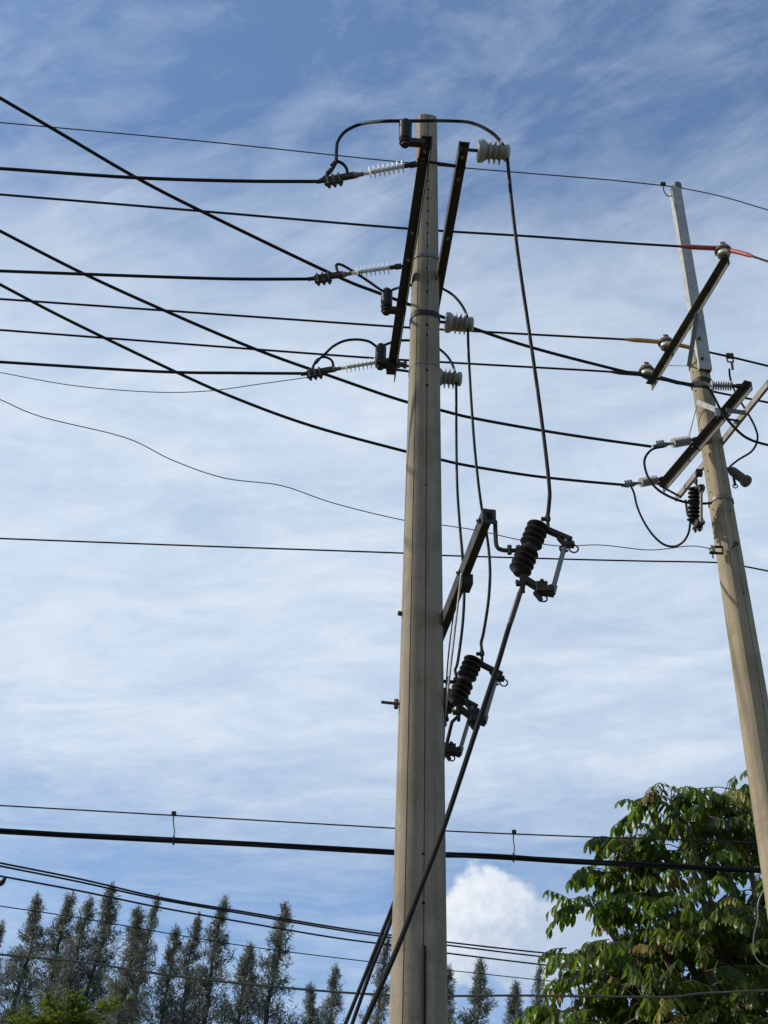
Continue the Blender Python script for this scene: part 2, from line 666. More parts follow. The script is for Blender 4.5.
PX, PY_ = .268, 8.6
RX, RY = 3.12, 11.6
PROT = math.radians(8)
pole = thing('utility_pole', (PX, PY_, 0), 'tall concrete utility pole in the middle with steel crossarms and dangling cables', 'utility pole')
rnd = random.Random(4)
SH = pole_shaft(pole, PX, PY_, 11.80, .395, .166, PROT, 'conc', holes_for(11.80, rnd))
pole2 = thing('utility_pole', (RX, RY, 0), 'leaning looking concrete pole at right with a galvanised steel top extension', 'utility pole')
PA, PB = at(702, 385, RY), at(752.5, 700, RY)
PD = (PA - PB).normalized()
def axis2(z):
    return PB + PD * ((z - PB.z) / PD.z)
R2ROT = math.radians(25)
sh2 = pole_shaft(pole2, RX, RY, 11.95, .385, .170, 0, 'conc2', [h_ for h_ in holes_for(11.95, rnd, 9.8) if h_[1] == 'left' or rnd.random() < .45], 2.7)
sh2.rotation_mode = 'QUATERNION'
sh2.rotation_quaternion = V((0, 0, 1)).rotation_difference(PD) @ Matrix.Rotation(R2ROT, 3, 'Z').to_quaternion()
sh2.location = axis2(0) - V((RX, RY, 0))


def pw(z):
    return .395 + (.166 - .395) * z / 11.80


def bolt(m, p, d, L, r=.009, head=.017):
    p, d = V(p), V(d).normalized()
    m.tube([p, p + d * L], r, 6)
    m.tube([p + d * (L - .004), p + d * (L + .012)], head, 6)


# main crossarms: two channels straddling the pole, running towards the viewer
AZ = 9.92
L0, L1 = atz(427, 140, AZ), atz(390.5, 378, AZ)
adir = V((L1.x - L0.x, L1.y - L0.y, 0)).normalized()
nrm = V((-adir.y, adir.x, 0))            # towards the left
if nrm.x > 0:
    nrm = -nrm
R0 = atz(464.5, 146, AZ)
R1 = R0 + adir * (L1 - L0).length
def lp(t):
    return L0 + (L1 - L0) * t
def rp(t):
    return R0 + (R1 - R0) * t
def arm_bolts(par, fn, ts, w, z=.0):
    for t in ts:
        m = MB()
        p = fn(t) + V((0, 0, .034))
        m.tube([p, p - V((0, 0, .012))], .014, 6)
        m.build('bolt', 'galv', par)
a1 = MB().angle(L0, L1, .075, .085, .008, nrm).build('crossarm', 'arm_steel', pole, bevel=.002)
arm_bolts(a1, lp, (.05, .36, .47, .96), .06)
a2 = MB().angle(R0, R1, .075, .085, .008, -nrm).build('crossarm', 'arm_steel', pole, bevel=.002)
arm_bolts(a2, rp, (.05, .13, .36, .96), .06)
for t in (.075, .955):
    m = MB().tube([lp(t) + nrm * .035, rp(t) - nrm * .03], .011, 8)
    for q, s_ in ((lp(t), 1), (rp(t), -1)):
        for e in (-.042, .042):
            m.tube([q + nrm * (s_ * .012 + e * .5), q + nrm * (s_ * .012 + e * .5 + .014)], .022, 6)
    m.build('spacer_bolt', 'dark_steel', pole)
# far-end second spacer just above
m = MB().tube([lp(.93) + nrm * .05, rp(.93) - nrm * .05], .011, 8)
m.lathe(lp(.93) - nrm * .035, -nrm, [(0, .03), (.02, .034), (.03, .022), (.05, .022), (.06, .034), (.08, .03)], 14)
m.build('spacer_bolt', 'galv_dull', pole)


def band(par, cx, cy, z, w, rot, hgt, th, mat, sq=3.4, name='band'):
    n = 40
    vs, fs = [], []
    for dz, dw in ((-hgt / 2, 0), (-hgt / 2, th), (hgt / 2, th), (hgt / 2, 0)):
        for i in range(n):
            t = 2 * math.pi * i / n
            c, s_ = math.cos(t), math.sin(t)
            r = (abs(c) ** sq + abs(s_) ** sq) ** (-1 / sq) * (w / 2 + dw)
            v = Matrix.Rotation(rot, 3, 'Z') @ V((r * c, r * s_, 0))
            vs.append(v + V((cx, cy, z + dz)))
    for j in range(4):
        for i in range(n):
            fs.append((j * n + i, j * n + (i + 1) % n, ((j + 1) % 4) * n + (i + 1) % n, ((j + 1) % 4) * n + i))
    return MB().add(vs, fs).build(name, mat, par, True)


def zpole(py, x, y, px):
    return at(px, py, y).z
band(pole, PX, PY_, at(421, 313, 8.5).z, pw(9.6) + .004, PROT, .05, .006, 'dark_steel')
band(pole, PX, PY_, at(421, 364, 8.5).z, pw(9.2) + .002, PROT, .008, .004, 'galv_dull')
band(pole, PX, PY_, at(421, 255, 8.5).z, pw(10.1) + .003, PROT, .03, .005, 'galv_dull')

# fuse arm with its brace
FZ = 6.84
F0 = atz(489, 517, FZ)
F1 = atz(441.5, 636, FZ)
fdir = V((F1.x - F0.x, F1.y - F0.y, 0)).normalized()
fl = V((-fdir.y, fdir.x, 0))
if fl.x > 0:
    fl = -fl
F2 = F0 + fdir * 2.45
fa = MB().angle(F0, F2, .080, .095, .009, -fl).build('fuse_arm', 'arm_steel', pole, bevel=.002)
m = MB().box(F0 + fdir * .005 - V((0, 0, .0)), .09, .012, .12, (fl, fdir, V((0, 0, 1))))
# end plate with a square window
m = MB()
for dx_, dz_, sx, sz in ((0, .037, .080, .026), (0, -.037, .080, .026), (.029, 0, .022, .048), (-.029, 0, .022, .048)):
    m.box(F0 - fdir * .006 + fl * dx_ + V((0, 0, dz_)), sx, .010, sz, (fl, fdir, V((0, 0, 1))))
m.build('end_plate', 'arm_steel', fa)
mid = F0 + fdir * .62
m = MB().box(mid - V((0, 0, .070)) - fl * .0, .06, .11, .07, (fl, fdir, V((0, 0, 1))))
m.build('clamp_block', 'dark_steel', fa)
m = MB().bar(F0 + fdir * .55 + fl * .047 - V((0, 0, .05)), V((PX + pw(6) / 2 + .01, PY_ - .02, 6.18)), .008, .045, V((0, 0, 1)))
m.build('brace', 'galv', pole)
for s_ in (.05, .62):
    m = MB().lathe(F0 + fdir * s_, fl, [(0, .009), (.04, .009), (.041, .017), (.054, .017), (.055, .009), (.065, .008)], 8)
    m.build('bolt', 'rust', fa)
gw = smooth_path([F0 + fdir * .58 + fl * .05 - V((0, 0, .06)), at(455.5, 600, 8.35), at(449, 650, 8.5), at(446, 690, 8.55), at(444, 740, 8.6)], 6)
MB().tube(gw, .005, 6).build('ground_wire', 'grey_wire', pole, True)

# step bolts, conduit strip
sb = at(397, 704, 8.6)
m = MB().tube([sb + V((.02, 0, 0)), sb + V((-.10, -.02, 0))], .010, 8)
m.tube([sb + V((-.005, 0, -.03)), sb + V((-.005, 0, .03))], .016, 6)
m.build('step_bolt', 'rust', pole)
sb = at(401, 614, 8.6)
m = MB().tube([sb + V((.02, 0, 0)), sb + V((-.02, -.01, 0))], .016, 6)
m.build('step_bolt', 'rust', pole)
cz = at(425, 947, 8.45).z
fx = Matrix.Rotation(PROT, 3, 'Z')
def front(z, x, gap):
    return V((PX, PY_, z)) + fx @ V((x, -pw(z) / 2 - gap, 0))
cpts = [front(z, .0, .010) for z in (cz, cz * .66, cz * .33, .02)]
MB().tube(cpts, .014, 8).build('conduit', 'cable', pole, True)

# ------------------------------------------------------------------ insulators and fuses (prototypes along +X or +Z)
def strain_proto(n_sheds, L, r, mat, label, short=False):
    t = thing('strain_insulator', (0, 0, 0), label, 'insulator')
    m = MB().tube([(0, 0, 0), (.05, 0, 0)], .010, 8)
    m.box((.045, 0, 0), .05, .030, .034)
    m.tube([(.065, 0, 0), (.11, 0, 0)], .017, 10)
    m.build('end_fitting', 'dark_steel', t, True)
    prof = [(.10, .013)]
    step = L / n_sheds
    for i in range(n_sheds):
        x = .115 + step * i
        R = r
        prof += [(x, .012), (x + step * .10, R * .45), (x + step * .22, R), (x + step * .27, R), (x + step * .36, .014)]
    prof.append((.115 + L + .03, .012))
    MB().lathe((0, 0, 0), (1, 0, 0), prof, 20).build('sheds', mat, t, True)
    e = .115 + L + .02
    m = MB().tube([(e, 0, 0), (e + .05, 0, 0)], .016, 10)
    m.tube([(e + .04, 0, 0), (e + .07, 0, 0)], .022, 8)
    m.build('end_fitting', 'galv_dull', t, True)
    # bolted dead-end clamp
    c = e + .06
    if short:
        c = e + .03
        m = MB().box((c + .06, 0, 0), .12, .028, .034)
        m.tube([(c, 0, 0), (c + .15, 0, .004)], .015, 8)
        for k in range(3):
            x = c + .03 + k * .03
            m.tube([(x, 0, -.03), (x, 0, .055)], .008, 6)
            m.tube([(x, -.02, .03), (x, .02, .03)], .008, 6)
        m.build('clamp', 'galv_dull', t, False)
        return t
    m = MB().box((c + .11, 0, .004), .22, .032, .040)
    m.box((c + .16, 0, -.024), .13, .026, .028)
    m.tube([(c + .02, 0, 0), (c + .27, 0, .006)], .016, 8)
    for k in range(3):
        x = c + .115 + k * .042
        m.tube([(x, -.022, .03), (x, -.022, -.055)], .007, 6)
        m.tube([(x, .022, .03), (x, .022, -.055)], .007, 6)
        m.lathe((x, 0, -.028), (0, 0, -1), [(0, .02), (.018, .022), (.03, .015), (.05, .006)], 8)
        m.tube([(x, -.022, .03), (x, .022, .03)], .008, 6)
    m.build('clamp', 'dark_steel', t, False)
    t['_reach'] = c + .25
    return t


SI = strain_proto(8, .27, .046, 'poly_white', 'x')
SI2 = strain_proto(9, .20, .048, 'poly_grey', 'x', True)


def post_proto():
    t = thing('post_insulator', (0, 0, 0), 'x', 'insulator')
    m = MB().tube([(-.09, 0, 0), (.06, 0, 0)], .012, 8)
    m.tube([(-.075, 0, 0), (-.055, 0, 0)], .022, 6)
    m.build('stud', 'dark_steel', t)
    prof = [(.045, .04), (.05, .078), (.062, .084), (.085, .082), (.105, .066), (.112, .06)]
    for k in range(3):
        x = .118 + k * .036
        prof += [(x, .050), (x + .009, .062), (x + .013, .086), (x + .017, .086), (x + .019, .058), (x + .026, .048)]
    prof += [(.232, .048), (.24, .060), (.262, .060), (.272, .046), (.274, .01)]
    MB().lathe((0, 0, 0), (1, 0, 0), prof, 28).build('porcelain', 'porc_white', t, True)
    return t


HP = post_proto()


def dark_post_proto():
    """upright ribbed post carried on a short bracket that sticks out along +X"""
    t = thing('post_insulator', (0, 0, 0), 'x', 'insulator')
    m = MB().box((.065, 0, -.01), .15, .05, .045)
    m.tube([(.13, 0, -.05), (.13, 0, .02)], .030, 10)
    m.ring((.13, 0, -.02), (0, 0, 1), .036, .008)
    m.build('bracket', 'dark_steel', t, False, bevel=.004)
    prof = [(.005, .036)]
    for k in range(6):
        z = .012 + k * .029
        prof += [(z, .040), (z + .008, .046), (z + .018, .046), (z + .024, .040)]
    prof += [(.188, .036), (.203, .030), (.208, .012)]
    MB().lathe((.13, 0, 0), (0, 0, 1), prof, 20).build('porcelain', 'porc_dark', t, True)
    return t


DP = dark_post_proto()


def pin_proto():
    t = thing('pin_insulator', (0, 0, 0), 'x', 'insulator')
    m = MB().tube([(0, 0, -.02), (0, 0, .08)], .016, 8)
    m.lathe((0, 0, 0), (0, 0, 1), [(0, .03), (.02, .03), (.03, .018)], 10)
    m.build('pin', 'dark_steel', t)
    MB().lathe((0, 0, .03), (0, 0, 1), [(0, .030), (.0, .060), (.012, .066), (.05, .060), (.055, .05)], 24).build('skirt', 'porc_cream', t, True)
    MB().lathe((0, 0, .078), (0, 0, 1), [(0, .05), (.004, .082), (.016, .086), (.05, .070), (.07, .052), (.082, .036), (.1, .040), (.112, .036), (.118, .01)], 24).build('porcelain', 'porc_brown', t, True)
    return t


PN = pin_proto()


def cutout_proto():
    """drop-out fuse: tilted ribbed body, top contact, hinge and fuse tube, outward = +X"""
    t = thing('fuse_cutout', (0, 0, 0), 'x', 'fuse cutout')
    a, b = V((-.066, 0, -.185)), V((.072, 0, .185))
    ax = (b - a)
    Lb = ax.length
    ax.normalize()
    prof = [(0, .03), (.012, .042)]
    n = 4
    for half in (0, 1):
        z0 = .02 + half * (Lb * .53)
        for k in range(n):
            z = z0 + k * Lb * .112
            prof += [(z, .046), (z + .010, .062), (z + .020, .073), (z + .027, .071), (z + .037, .050)]
        if half == 0:
            prof += [(Lb * .485, .040), (Lb * .525, .040)]
    prof += [(Lb - .004, .045), (Lb + .012, .03)]
    MB().lathe(a, ax, prof, 24).build('porcelain', 'porc_dark', t, True)
    m = MB().tube(smooth_path([(0, 0, 0), (-.10, 0, -.005), (-.165, 0, .0), (-.195, 0, .03), (-.20, 0, .12), (-.20, 0, .22)], 5), .014, 8)
    m.tube([(-.115, 0, -.03), (-.115, 0, .03)], .016, 6)
    m.tube([(-.06, 0, -.028), (-.06, 0, .028)], .018, 6)
    m.ring(a + ax * (Lb * .505), ax, .046, .012, 18, 6)
    m.build('bracket', 'dark_steel', t, True)
    m = MB().bar((.085, 0, .175), (.275, 0, .075), .045, .030)
    m.bar((.19, 0, .10), (.235, 0, .03), .035, .02)
    m.bar((.215, 0, .035), (.29, 0, .045), .05, .028)
    m.tube([(.26, -.035, .07), (.26, .035, .07)], .012, 6)
    m.tube(smooth_path([(.235, 0, .04), (.20, 0, .02), (.215, 0, -.015), (.25, 0, .0)], 4), .008, 6)
    m.box((.132, 0, .195), .02, .02, .09)
    m.box((.120, 0, .238), .06, .025, .020)
    m.tube([(.132, 0, .22), (.132, 0, .27)], .016, 8)
    m.build('top_contact', 'dark_steel', t, False, bevel=.003)
    m = MB().bar((-.05, 0, -.20), (.06, 0, -.285), .05, .035)
    m.box((.075, 0, -.285), .07, .07, .07)
    m.bar((.05, 0, -.30), (.15, 0, -.325), .045, .03)
    m.bar((.03, 0, -.31), (.07, 0, -.37), .03, .025)
    m.tube([(.125, -.04, -.30), (.125, .04, -.30)], .024, 8)
    m.tube([(.075, -.04, -.25), (.075, .04, -.25)], .014, 8)
    m.ring((.085, .02, -.345), (0, 1, 0), .022, .006)
    m.box((-.052, 0, -.25), .06, .03, .026)
    m.box((-.040, 0, -.285), .024, .024, .06)
    m.tube([(-.075, 0, -.25), (-.075, 0, -.225)], .012, 6)
    m.build('hinge', 'dark_steel', t, False, bevel=.003)
    m = MB().tube([(.235, 0, .05), (.140, 0, -.30)], .016, 10)
    m.tube([(.243, 0, .075), (.232, 0, .035)], .022, 10)
    m.tube([(.15, 0, -.265), (.135, 0, -.32)], .024, 10)
    tb = m.build('fuse_tube', 'tube', t, True)
    MB().ring((.285, 0, .012), (0, 1, 0), .028, .006).build('pull_ring', 'galv_dull', tb, True)
    return t


FC = cutout_proto()

# --- place them on the main pole
phase_t = []
names3 = ['nearest', 'middle', 'farthest']
# (arm pixel, clamp-end pixel)
m_att = [((414.5, 163), (319, 182)), ((402, 265.5), (313, 279)), ((379, 359.5), (306, 374))]
lab_si = ['white polymer strain insulator at the pole top with its dark clamp at its left',
          'white polymer strain insulator on the middle wire left of the pole',
          'lowest white polymer strain insulator beside the bottom end of the dark crossarm']
CL = []
for i, (p, q) in enumerate(m_att):
    A = atz(*p, AZ - .02)
    t = (A - L0).dot(adir) / (L1 - L0).length
    phase_t.append(t)
    A = lp(t) + nrm * .03 + V((0, 0, -.02))
    B = at(*q, A.y + .03)
    place(SI, USED, A, B - A, lab_si[i], 'strain insulators on the middle pole')
    CL.append(B)
lab_dp = ['dark ribbed post insulator standing at the pole top beside the concrete',
          'dark ribbed post insulator on the arm below the middle strain insulator',
          'dark ribbed post insulator above the lowest end of the crossarm']
# base pixel of each dark post (bracket foot on the arm)
DPT = []
for i, q in enumerate([(408, 141), (389, 309), (383, 364)]):
    B = atz(*q, AZ + .0)
    t = (B - L0).dot(adir) / (L1 - L0).length
    base = lp(t) + nrm * (.02, -.015, -.03)[i]
    place(DP, USED, base, nrm, lab_dp[i], 'dark post insulators on the left crossarm')
    DPT.append(base + nrm * .13 + V((0, 0, .205)))
lab_hp = ['pale porcelain post insulator at the top right crossarm end beneath the arching cable',
          'pale porcelain post insulator right of the pole where a diagonal wire passes behind',
          'lowest pale porcelain post insulator, half hidden at the right of the pole']
HPT = []
for i, q in enumerate([(470, 150), (441.5, 322), (433, 377)]):
    B = atz(*q, AZ)
    t = (B - R0).dot(adir) / (R1 - R0).length
    base = rp(t) - nrm * .05
    # keep the photographed sideways reach
    place(HP, USED, base, -nrm, lab_hp[i], 'pale post insulators on the right crossarm')
    HPT.append(base - nrm * .262)
lab_fc = ['dark fuse cutout hanging clear of the pole against the sky, its fuse tube closed',
          'dark fuse cutout partly covered by the slanting black cable',
          'dark fuse cutout mostly hidden behind the concrete pole']
FCP = []
for i, q in enumerate([(528, 550), (464, 682), (440.5, 714)]):
    if i == 0:
        c = at(*q, F0.y + .02)
    else:
        c = atz(*q, FCP[0].z)
    FCP.append(c)
    place(FC, USED, c, None, lab_fc[i], 'fuse cutouts under the fuse arm', rot=math.radians((-2, 3, 4)[i])).scale = (.93,) * 3

# ------------------------------------------------------------------ right pole steel
ext = MB()
E0, E1 = at(700.5, 345, RY - .06), at(675, 190, RY - .06)
EB = at(704.0, 372, RY - .07)
sd = V((-.55, -.83, 0)).normalized()
ext.channel(E0, E1, .085, .112, .008, (.98, .17, 0), V((-.17, .98, 0)))
ext.channel(EB, E0 + (E1 - E0) * .25 - V((.0, .012, 0)), .10, .128, .010, (.98, .17, 0), V((-.17, .98, 0)))
ext = ext.build('extension', 'galv', pole2, bevel=.003)
for py_ in (358, 338):
    p = at(702.5 - (358 - py_) * .15, py_, RY - .14)
    MB().tube([p, p + V((0, .03, 0))], .016, 6).build('bolt', 'dark_steel', ext)
topc = at(677, 187, RY - .06)
m = MB().lathe(topc + V((.0, 0, -.05)), (0, 0, 1), [(0, .03), (.03, .034), (.05, .05), (.08, .052), (.1, .03), (.13, .012)], 16)
m.tube([topc + V((-.05, 0, .0)), topc + V((.05, 0, 0))], .016, 8)
m.build('top_clamp', 'galv_dull', ext, True)

cl_ = at(663, 184, RY - .1)
MB().box(cl_, .055, .03, .035).build('wire_clip', 'dark_steel', pole2)
MB().tube(loop([(663, 185, RY - .1), (664, 191, RY - .1), (667, 195.5, RY - .1), (671, 196, RY - .09), (674, 193, RY - .08)]), .006, 6).build('bond_wire', 'strand', pole2, True)
TZ = 12.28
T0, T1 = atz(726, 260, TZ), atz(649, 387, TZ)
tdir = (T1 - T0).normalized()
tn = V((-tdir.y, tdir.x, 0))
if tn.x > 0:
    tn = -tn
MB().angle(T0, T1, .070, .090, .008, tn).build('crossarm', 'arm_steel2', pole2, bevel=.002)
MB().bar(T0.lerp(T1, .36) - V((0, 0, .06)), at(689, 366, RY - .12), .045, .008, V((0, 1, 0))).build('brace', 'galv_dull', pole2)
MB().bar(T0.lerp(T1, .78) - V((0, 0, .06)), at(693, 366, RY - .1), .018, .006).build('brace', 'galv_dull', pole2)
LZ = 10.78
G0, G1 = atz(748.5, 385, LZ), atz(660, 489, LZ)
gdir = (G1 - G0).normalized()
gn_ = V((-gdir.y, gdir.x, 0))
if gn_.x > 0:
    gn_ = -gn_
ga = MB().angle(G0, G1, .075, .095, .008, gn_).build('crossarm', 'arm_steel2', pole2, bevel=.002)
H0 = atz(771, 384, LZ)
H1 = atz(678, 500, LZ)
gb_ = MB().angle(H0, H1, .07, .070, .008, -gn_).build('crossarm', 'galv_mid', pole2, bevel=.002)
m = MB()
for t in (.30, .58, .97):
    m2 = MB().tube([G0.lerp(G1, t) + gn_ * .03, H0.lerp(H1, t) - gn_ * .0], .011, 8)
    m2.build('spacer_bolt', 'dark_steel', pole2)
MB().bar(at(697, 402, RY - .14), at(719, 411, RY - .75), .008, .05).build('brace', 'galv', pole2)
MB().bar(at(726, 410, RY - .72), at(746, 413, RY - .7), .008, .05).build('brace', 'galv_dull', pole2)
MB().box(at(717.5, 412, RY - .76), .045, .01, .09).build('plate', 'galv', pole2)
MB().tube([at(697, 405, RY - .1), at(688, 440, RY + .1)], .006, 6).build('ground_wire', 'galv', pole2)
MB().box(at(699, 473, RY + .08), .06, .05, .06).build('clamp_block', 'dark_steel', pole2)
rw = lambda z: .385 + (.170 - .385) * z / 11.95
zb = at(694, 366, RY).z
band(pole2, axis2(zb).x, axis2(zb).y, zb, rw(11.7) + .004, R2ROT, .05, .006, 'galv_dull', 2.7)
zb = at(700, 385, RY).z
band(pole2, axis2(zb).x, axis2(zb).y, zb, rw(11.4) + .004, R2ROT, .05, .008, 'dark_steel', 2.7)
zb = at(713, 503, RY).z
band(pole2, axis2(zb).x, axis2(zb).y, zb, rw(10.1) + .004, R2ROT, .04, .006, 'galv_dull', 2.7)
m = MB()
p = at(712, 535, RY - .1)
# spool insulator and its clevis
sp_at = at(716, 550, RY - .12)
t = thing('spool_insulator', sp_at, 'small spool insulator in a clevis on the right pole, below the fuses', 'insulator')
m = MB().bar(sp_at + V((.06, 0, .035)), sp_at + V((-.06, 0, .035)), .03, .008)
m.bar(sp_at + V((.06, 0, -.035)), sp_at + V((-.06, 0, -.035)), .03, .008)
m.bar(sp_at + V((.06, 0, -.04)), sp_at + V((.06, 0, .04)), .03, .008)
m.tube([sp_at + V((-.035, 0, -.09)), sp_at + V((-.035, 0, .05))], .007, 6)
m.build('clevis', 'dark_steel', t)
MB().lathe(sp_at + V((-.035, 0, -.03)), (0, 0, 1), [(0, .03), (.02, .03), (.03, .02), (.04, .03), (.06, .03)], 14).build('spool', 'porc_white', t, True)
m = MB()
p = at(733, 547, RY - .13)
m.tube([p, p + V((.02, -.06, 0))], .012, 6)
m.tube([p + V((.015, -.05, 0)), p + V((.018, -.058, 0))], .03, 6)
m.build('step_bolt', 'rust', pole2)

lab_si2 = ['grey strain insulator at the raised right end of the lower crossarm, before the right pole',
           'grey strain insulator left of the right pole, holding the upper of two diagonal wires',
           'grey strain insulator at the low left end of the right pole crossarm']
CL2 = []
for i, (p, q) in enumerate([((743, 386), (694, 385)), ((697, 438), (651, 447)), ((670, 479), (625, 485.5))]):
    A = atz(*p, LZ)
    t = (A - G0).dot(gdir) / (G1 - G0).length
    A = G0.lerp(G1, t) + gn_ * .03
    A = V((A.x, A.y, A.z))
    B = at(*q, A.y - (.10 if i else .0))
    place(SI2, USED, A, B - A, lab_si2[i], 'grey strain insulators on the right pole')
    CL2.append(B)
lab_pn = ['pin insulator at the upper end of the arm, under a red sleeve',
          'pin insulator under the amber sleeve left of the steel extension',
          'pin insulator at the lower left end of the top arm, under a dark sleeve']
PNT = []
for i, q in enumerate([(725, 262), (668, 354), (652, 382)]):
    B = atz(*q, TZ)
    t = (B - T0).dot(tdir) / (T1 - T0).length
    base = T0.lerp(T1, t) + V((0, 0, .052)) + tn * (.0, .02, .05)[i]
    place(PN, USED, base, None, lab_pn[i], 'pin insulators on the right pole', rot=0)
    PNT.append(base + V((0, 0, .20)))
lab_fr = ['black fuse cutout hanging left of the right pole, seen from its end']
c = place(FC, USED, at(694, 506, RY - .1), None, lab_fr[0], None, rot=math.radians(-80))
c.scale = (.86,) * 3
c.pop('group', None)
qa, qb = at(731.5, 470.5, RY + .1), at(754, 487, RY - .05)
ar = thing('surge_arrester', qa, 'brownish ribbed arrester tilted to the right behind the right pole', 'surge arrester')
qd = (qb - qa).normalized()
prof = [(0, .03), (.005, .042)]
for k in range(7):
    prof += [(.02 + k * .026, .038), (.026 + k * .026, .046), (.036 + k * .026, .046), (.040 + k * .026, .038)]
prof += [(.21, .042), (.22, .058), (.25, .060), (.255, .03)]
MB().lathe(qa, qd, prof, 18).build('housing', 'porc_brown2', ar, True)
m = MB().bar(qa - qd * .10 + V((0, 0, -.02)), qa + qd * .08 + V((0, 0, -.05)), .04, .03)
m.tube([qa + qd * .02 + V((0, 0, -.05)), qa + qd * .03 + V((0, 0, -.16))], .013, 6)
m.ring(qa + qd * .03 + V((0, 0, -.17)), (0, 1, 0), .022, .006)
m.build('bracket', 'dark_steel', ar)

# ------------------------------------------------------------------ wires
GL, GM, GD = 'line wires crossing to the right pole', 'wires anchored left of the middle pole', 'diagonal wires descending to the right pole'
W = wire
W('wire', span([(0, 122.5), (200, 141), (400, 162), (525, 173), (610, 180), (676, 187)], ('y', 10.95), ('y', RY - .06), 25), .0065, 'strand',
  'thin bare wire running highest across the sky to the right pole tip')
W('wire', span([(676, 187), (720, 196), (768, 210)], ('y', RY - .06), ('y', 11.15), 0, 25), .0065, 'strand',
  'thin bare wire dropping right from the tip of the right pole')
w1_ = span([(0, 194.5), (200, 211), (400, 228), (525, 236), (610, 242), (690, 247), (722, 248.5)], ('y', PNT[0].y - .5), ('y', PNT[0].y), 25)
W('wire', w1_, .0115, 'cable', 'black wire, second from top, ending under the red sleeve', group=GL)
w1b = span([(722, 248.5), (745, 254), (768, 261.5)], ('y', PNT[0].y), ('y', PNT[0].y - .3), 0, 25)
W('wire', w1b, .0115, 'cable', 'black wire leaving the picture at right from the red sleeve')
w2_ = span([(0, 299), (200, 313), (400, 327), (470, 331), (560, 336), (635, 340), (667, 342.5)], ('y', PNT[1].y - .5), ('y', PNT[1].y), 25)
W('wire', w2_, .0115, 'cable', 'black wire ending under the amber sleeve of the right pole', group=GL)
w2b = span([(667, 342.5), (690, 347.5), (706, 351.5), (735, 358), (768, 366)], ('y', PNT[1].y), ('y', PNT[1].y - .1), 0, 25)
W('wire', w2b, .0115, 'cable', 'black wire behind the right pole carrying a small hot line clamp')
w3_ = span([(0, 330), (185, 344), (365, 357.5), (440, 362), (510, 366), (590, 370.5), (649, 374.5)], ('y', PNT[2].y - .5), ('y', PNT[2].y), 25)
W('wire', w3_, .0115, 'cable', 'black wire to the lowest pin insulator, passing just above the lowest strain insulator', group=GL)
w3b = span([(649, 374.5), (690, 386), (720, 393), (768, 402.5)], ('y', PNT[2].y), ('y', PNT[2].y - .1), 0, 25)
W('wire', w3b, .0115, 'cable', 'black wire passing behind the right pole just below its dark band')


def sleeve(wpts, a, b, r, mat, par_label):
    pts = wpts[a:b]
    return pts
def add_sleeve(wobj, pts, r, mat, taper=True):
    n = len(pts)
    rs = [r * (.55 if k in (0, n - 1) else 1) for k in range(n)]
    o = MB().tube(pts, rs, 10).build('sleeve', mat, None, True, V(wobj['_org']))
    o.location = (0, 0, 0)
    o.parent = wobj
    return o
def wobj(label):
    return [o for o in COL.objects if o.get('label') == label][0]
add_sleeve(wobj('black wire, second from top, ending under the red sleeve'), w1_[-8:], .024, 'red')
add_sleeve(wobj('black wire leaving the picture at right from the red sleeve'), w1b[:9], .022, 'red')
add_sleeve(wobj('black wire ending under the amber sleeve of the right pole'), w2_[-8:], .024, 'amber')
add_sleeve(wobj('black wire behind the right pole carrying a small hot line clamp'), w2b[:8], .022, 'amber')
add_sleeve(wobj('black wire to the lowest pin insulator, passing just above the lowest strain insulator'), w3_[-5:], .026, 'navy')
add_sleeve(wobj('black wire passing behind the right pole just below its dark band'), w3b[:6], .022, 'navy')
for o in list(COL.objects):
    if o.name.startswith('sleeve'):
        o.location = (0, 0, 0)

d_tr = [[(0, 98), (60, 133), (135, 177), (203, 212), (333, 274.5), (380, 293.5), (470, 327), (530, 347), (610, 368), (650, 377), (694, 385)],
        [(0, 231), (78, 271), (161, 309), (255, 349), (333, 377), (400, 400), (440, 410), (470, 417.5), (530, 428.5), (590, 438), (651, 446.5)],
        [(0, 284.5), (68, 320), (177, 372.5), (240, 400), (312, 426), (400, 450), (440, 459.5), (470, 466), (530, 475.5), (580, 481), (625, 485)]]
d_y = [7.6, 8.9, 9.6]
d_lab = ['topmost of the three black wires slanting down from the upper left',
         'middle of the three black wires slanting down from the left edge',
         'lowest of the three black wires slanting down from the left edge']
for i in range(3):
    yb = CL2[i].y
    # keep them behind the middle pole where they cross it
    W('wire', span(d_tr[i], ('y', d_y[i]), ('y', yb), 25), .0135, 'cable', d_lab[i], group=GD)
m_tr = [[(0, 168.5), (135, 177.7), (240, 181), (319, 181.5)], [(0, 271), (156, 276.7), (240, 279), (313, 279)], [(0, 362), (156, 371.5), (240, 373), (306, 373.5)]]
m_lab = ['black wire ending at the topmost white strain insulator', 'black wire ending at the middle white strain insulator',
         'black wire ending at the lowest white strain insulator']
for i in range(3):
    W('wire', span(m_tr[i], ('y', CL[i].y + .16), ('y', CL[i].y), 25), .0125, 'cable', m_lab[i], group=GM)
W('wire', span([(0, 372.5), (73, 385.5), (151, 392), (208, 391), (260, 384), (314, 376.5)], ('y', CL[2].y + .1), ('y', CL[2].y + .02), 12), .0035, 'strand',
  'very thin slack wire tied to the lowest strain insulator clamp')
W('wire', span([(0, 399.5), (42, 417), (125, 437.5), (172, 460), (224, 478), (281, 485.5), (333, 503), (400, 519.5), (442, 525), (480, 531), (520, 540),
                (560, 546), (600, 545), (650, 550), (690, 546), (713, 549)], ('y', 10.2), ('y', RY - .12), 12), .0042, 'strand',
  'thin wavy slack wire drooping across to the small spool insulator')
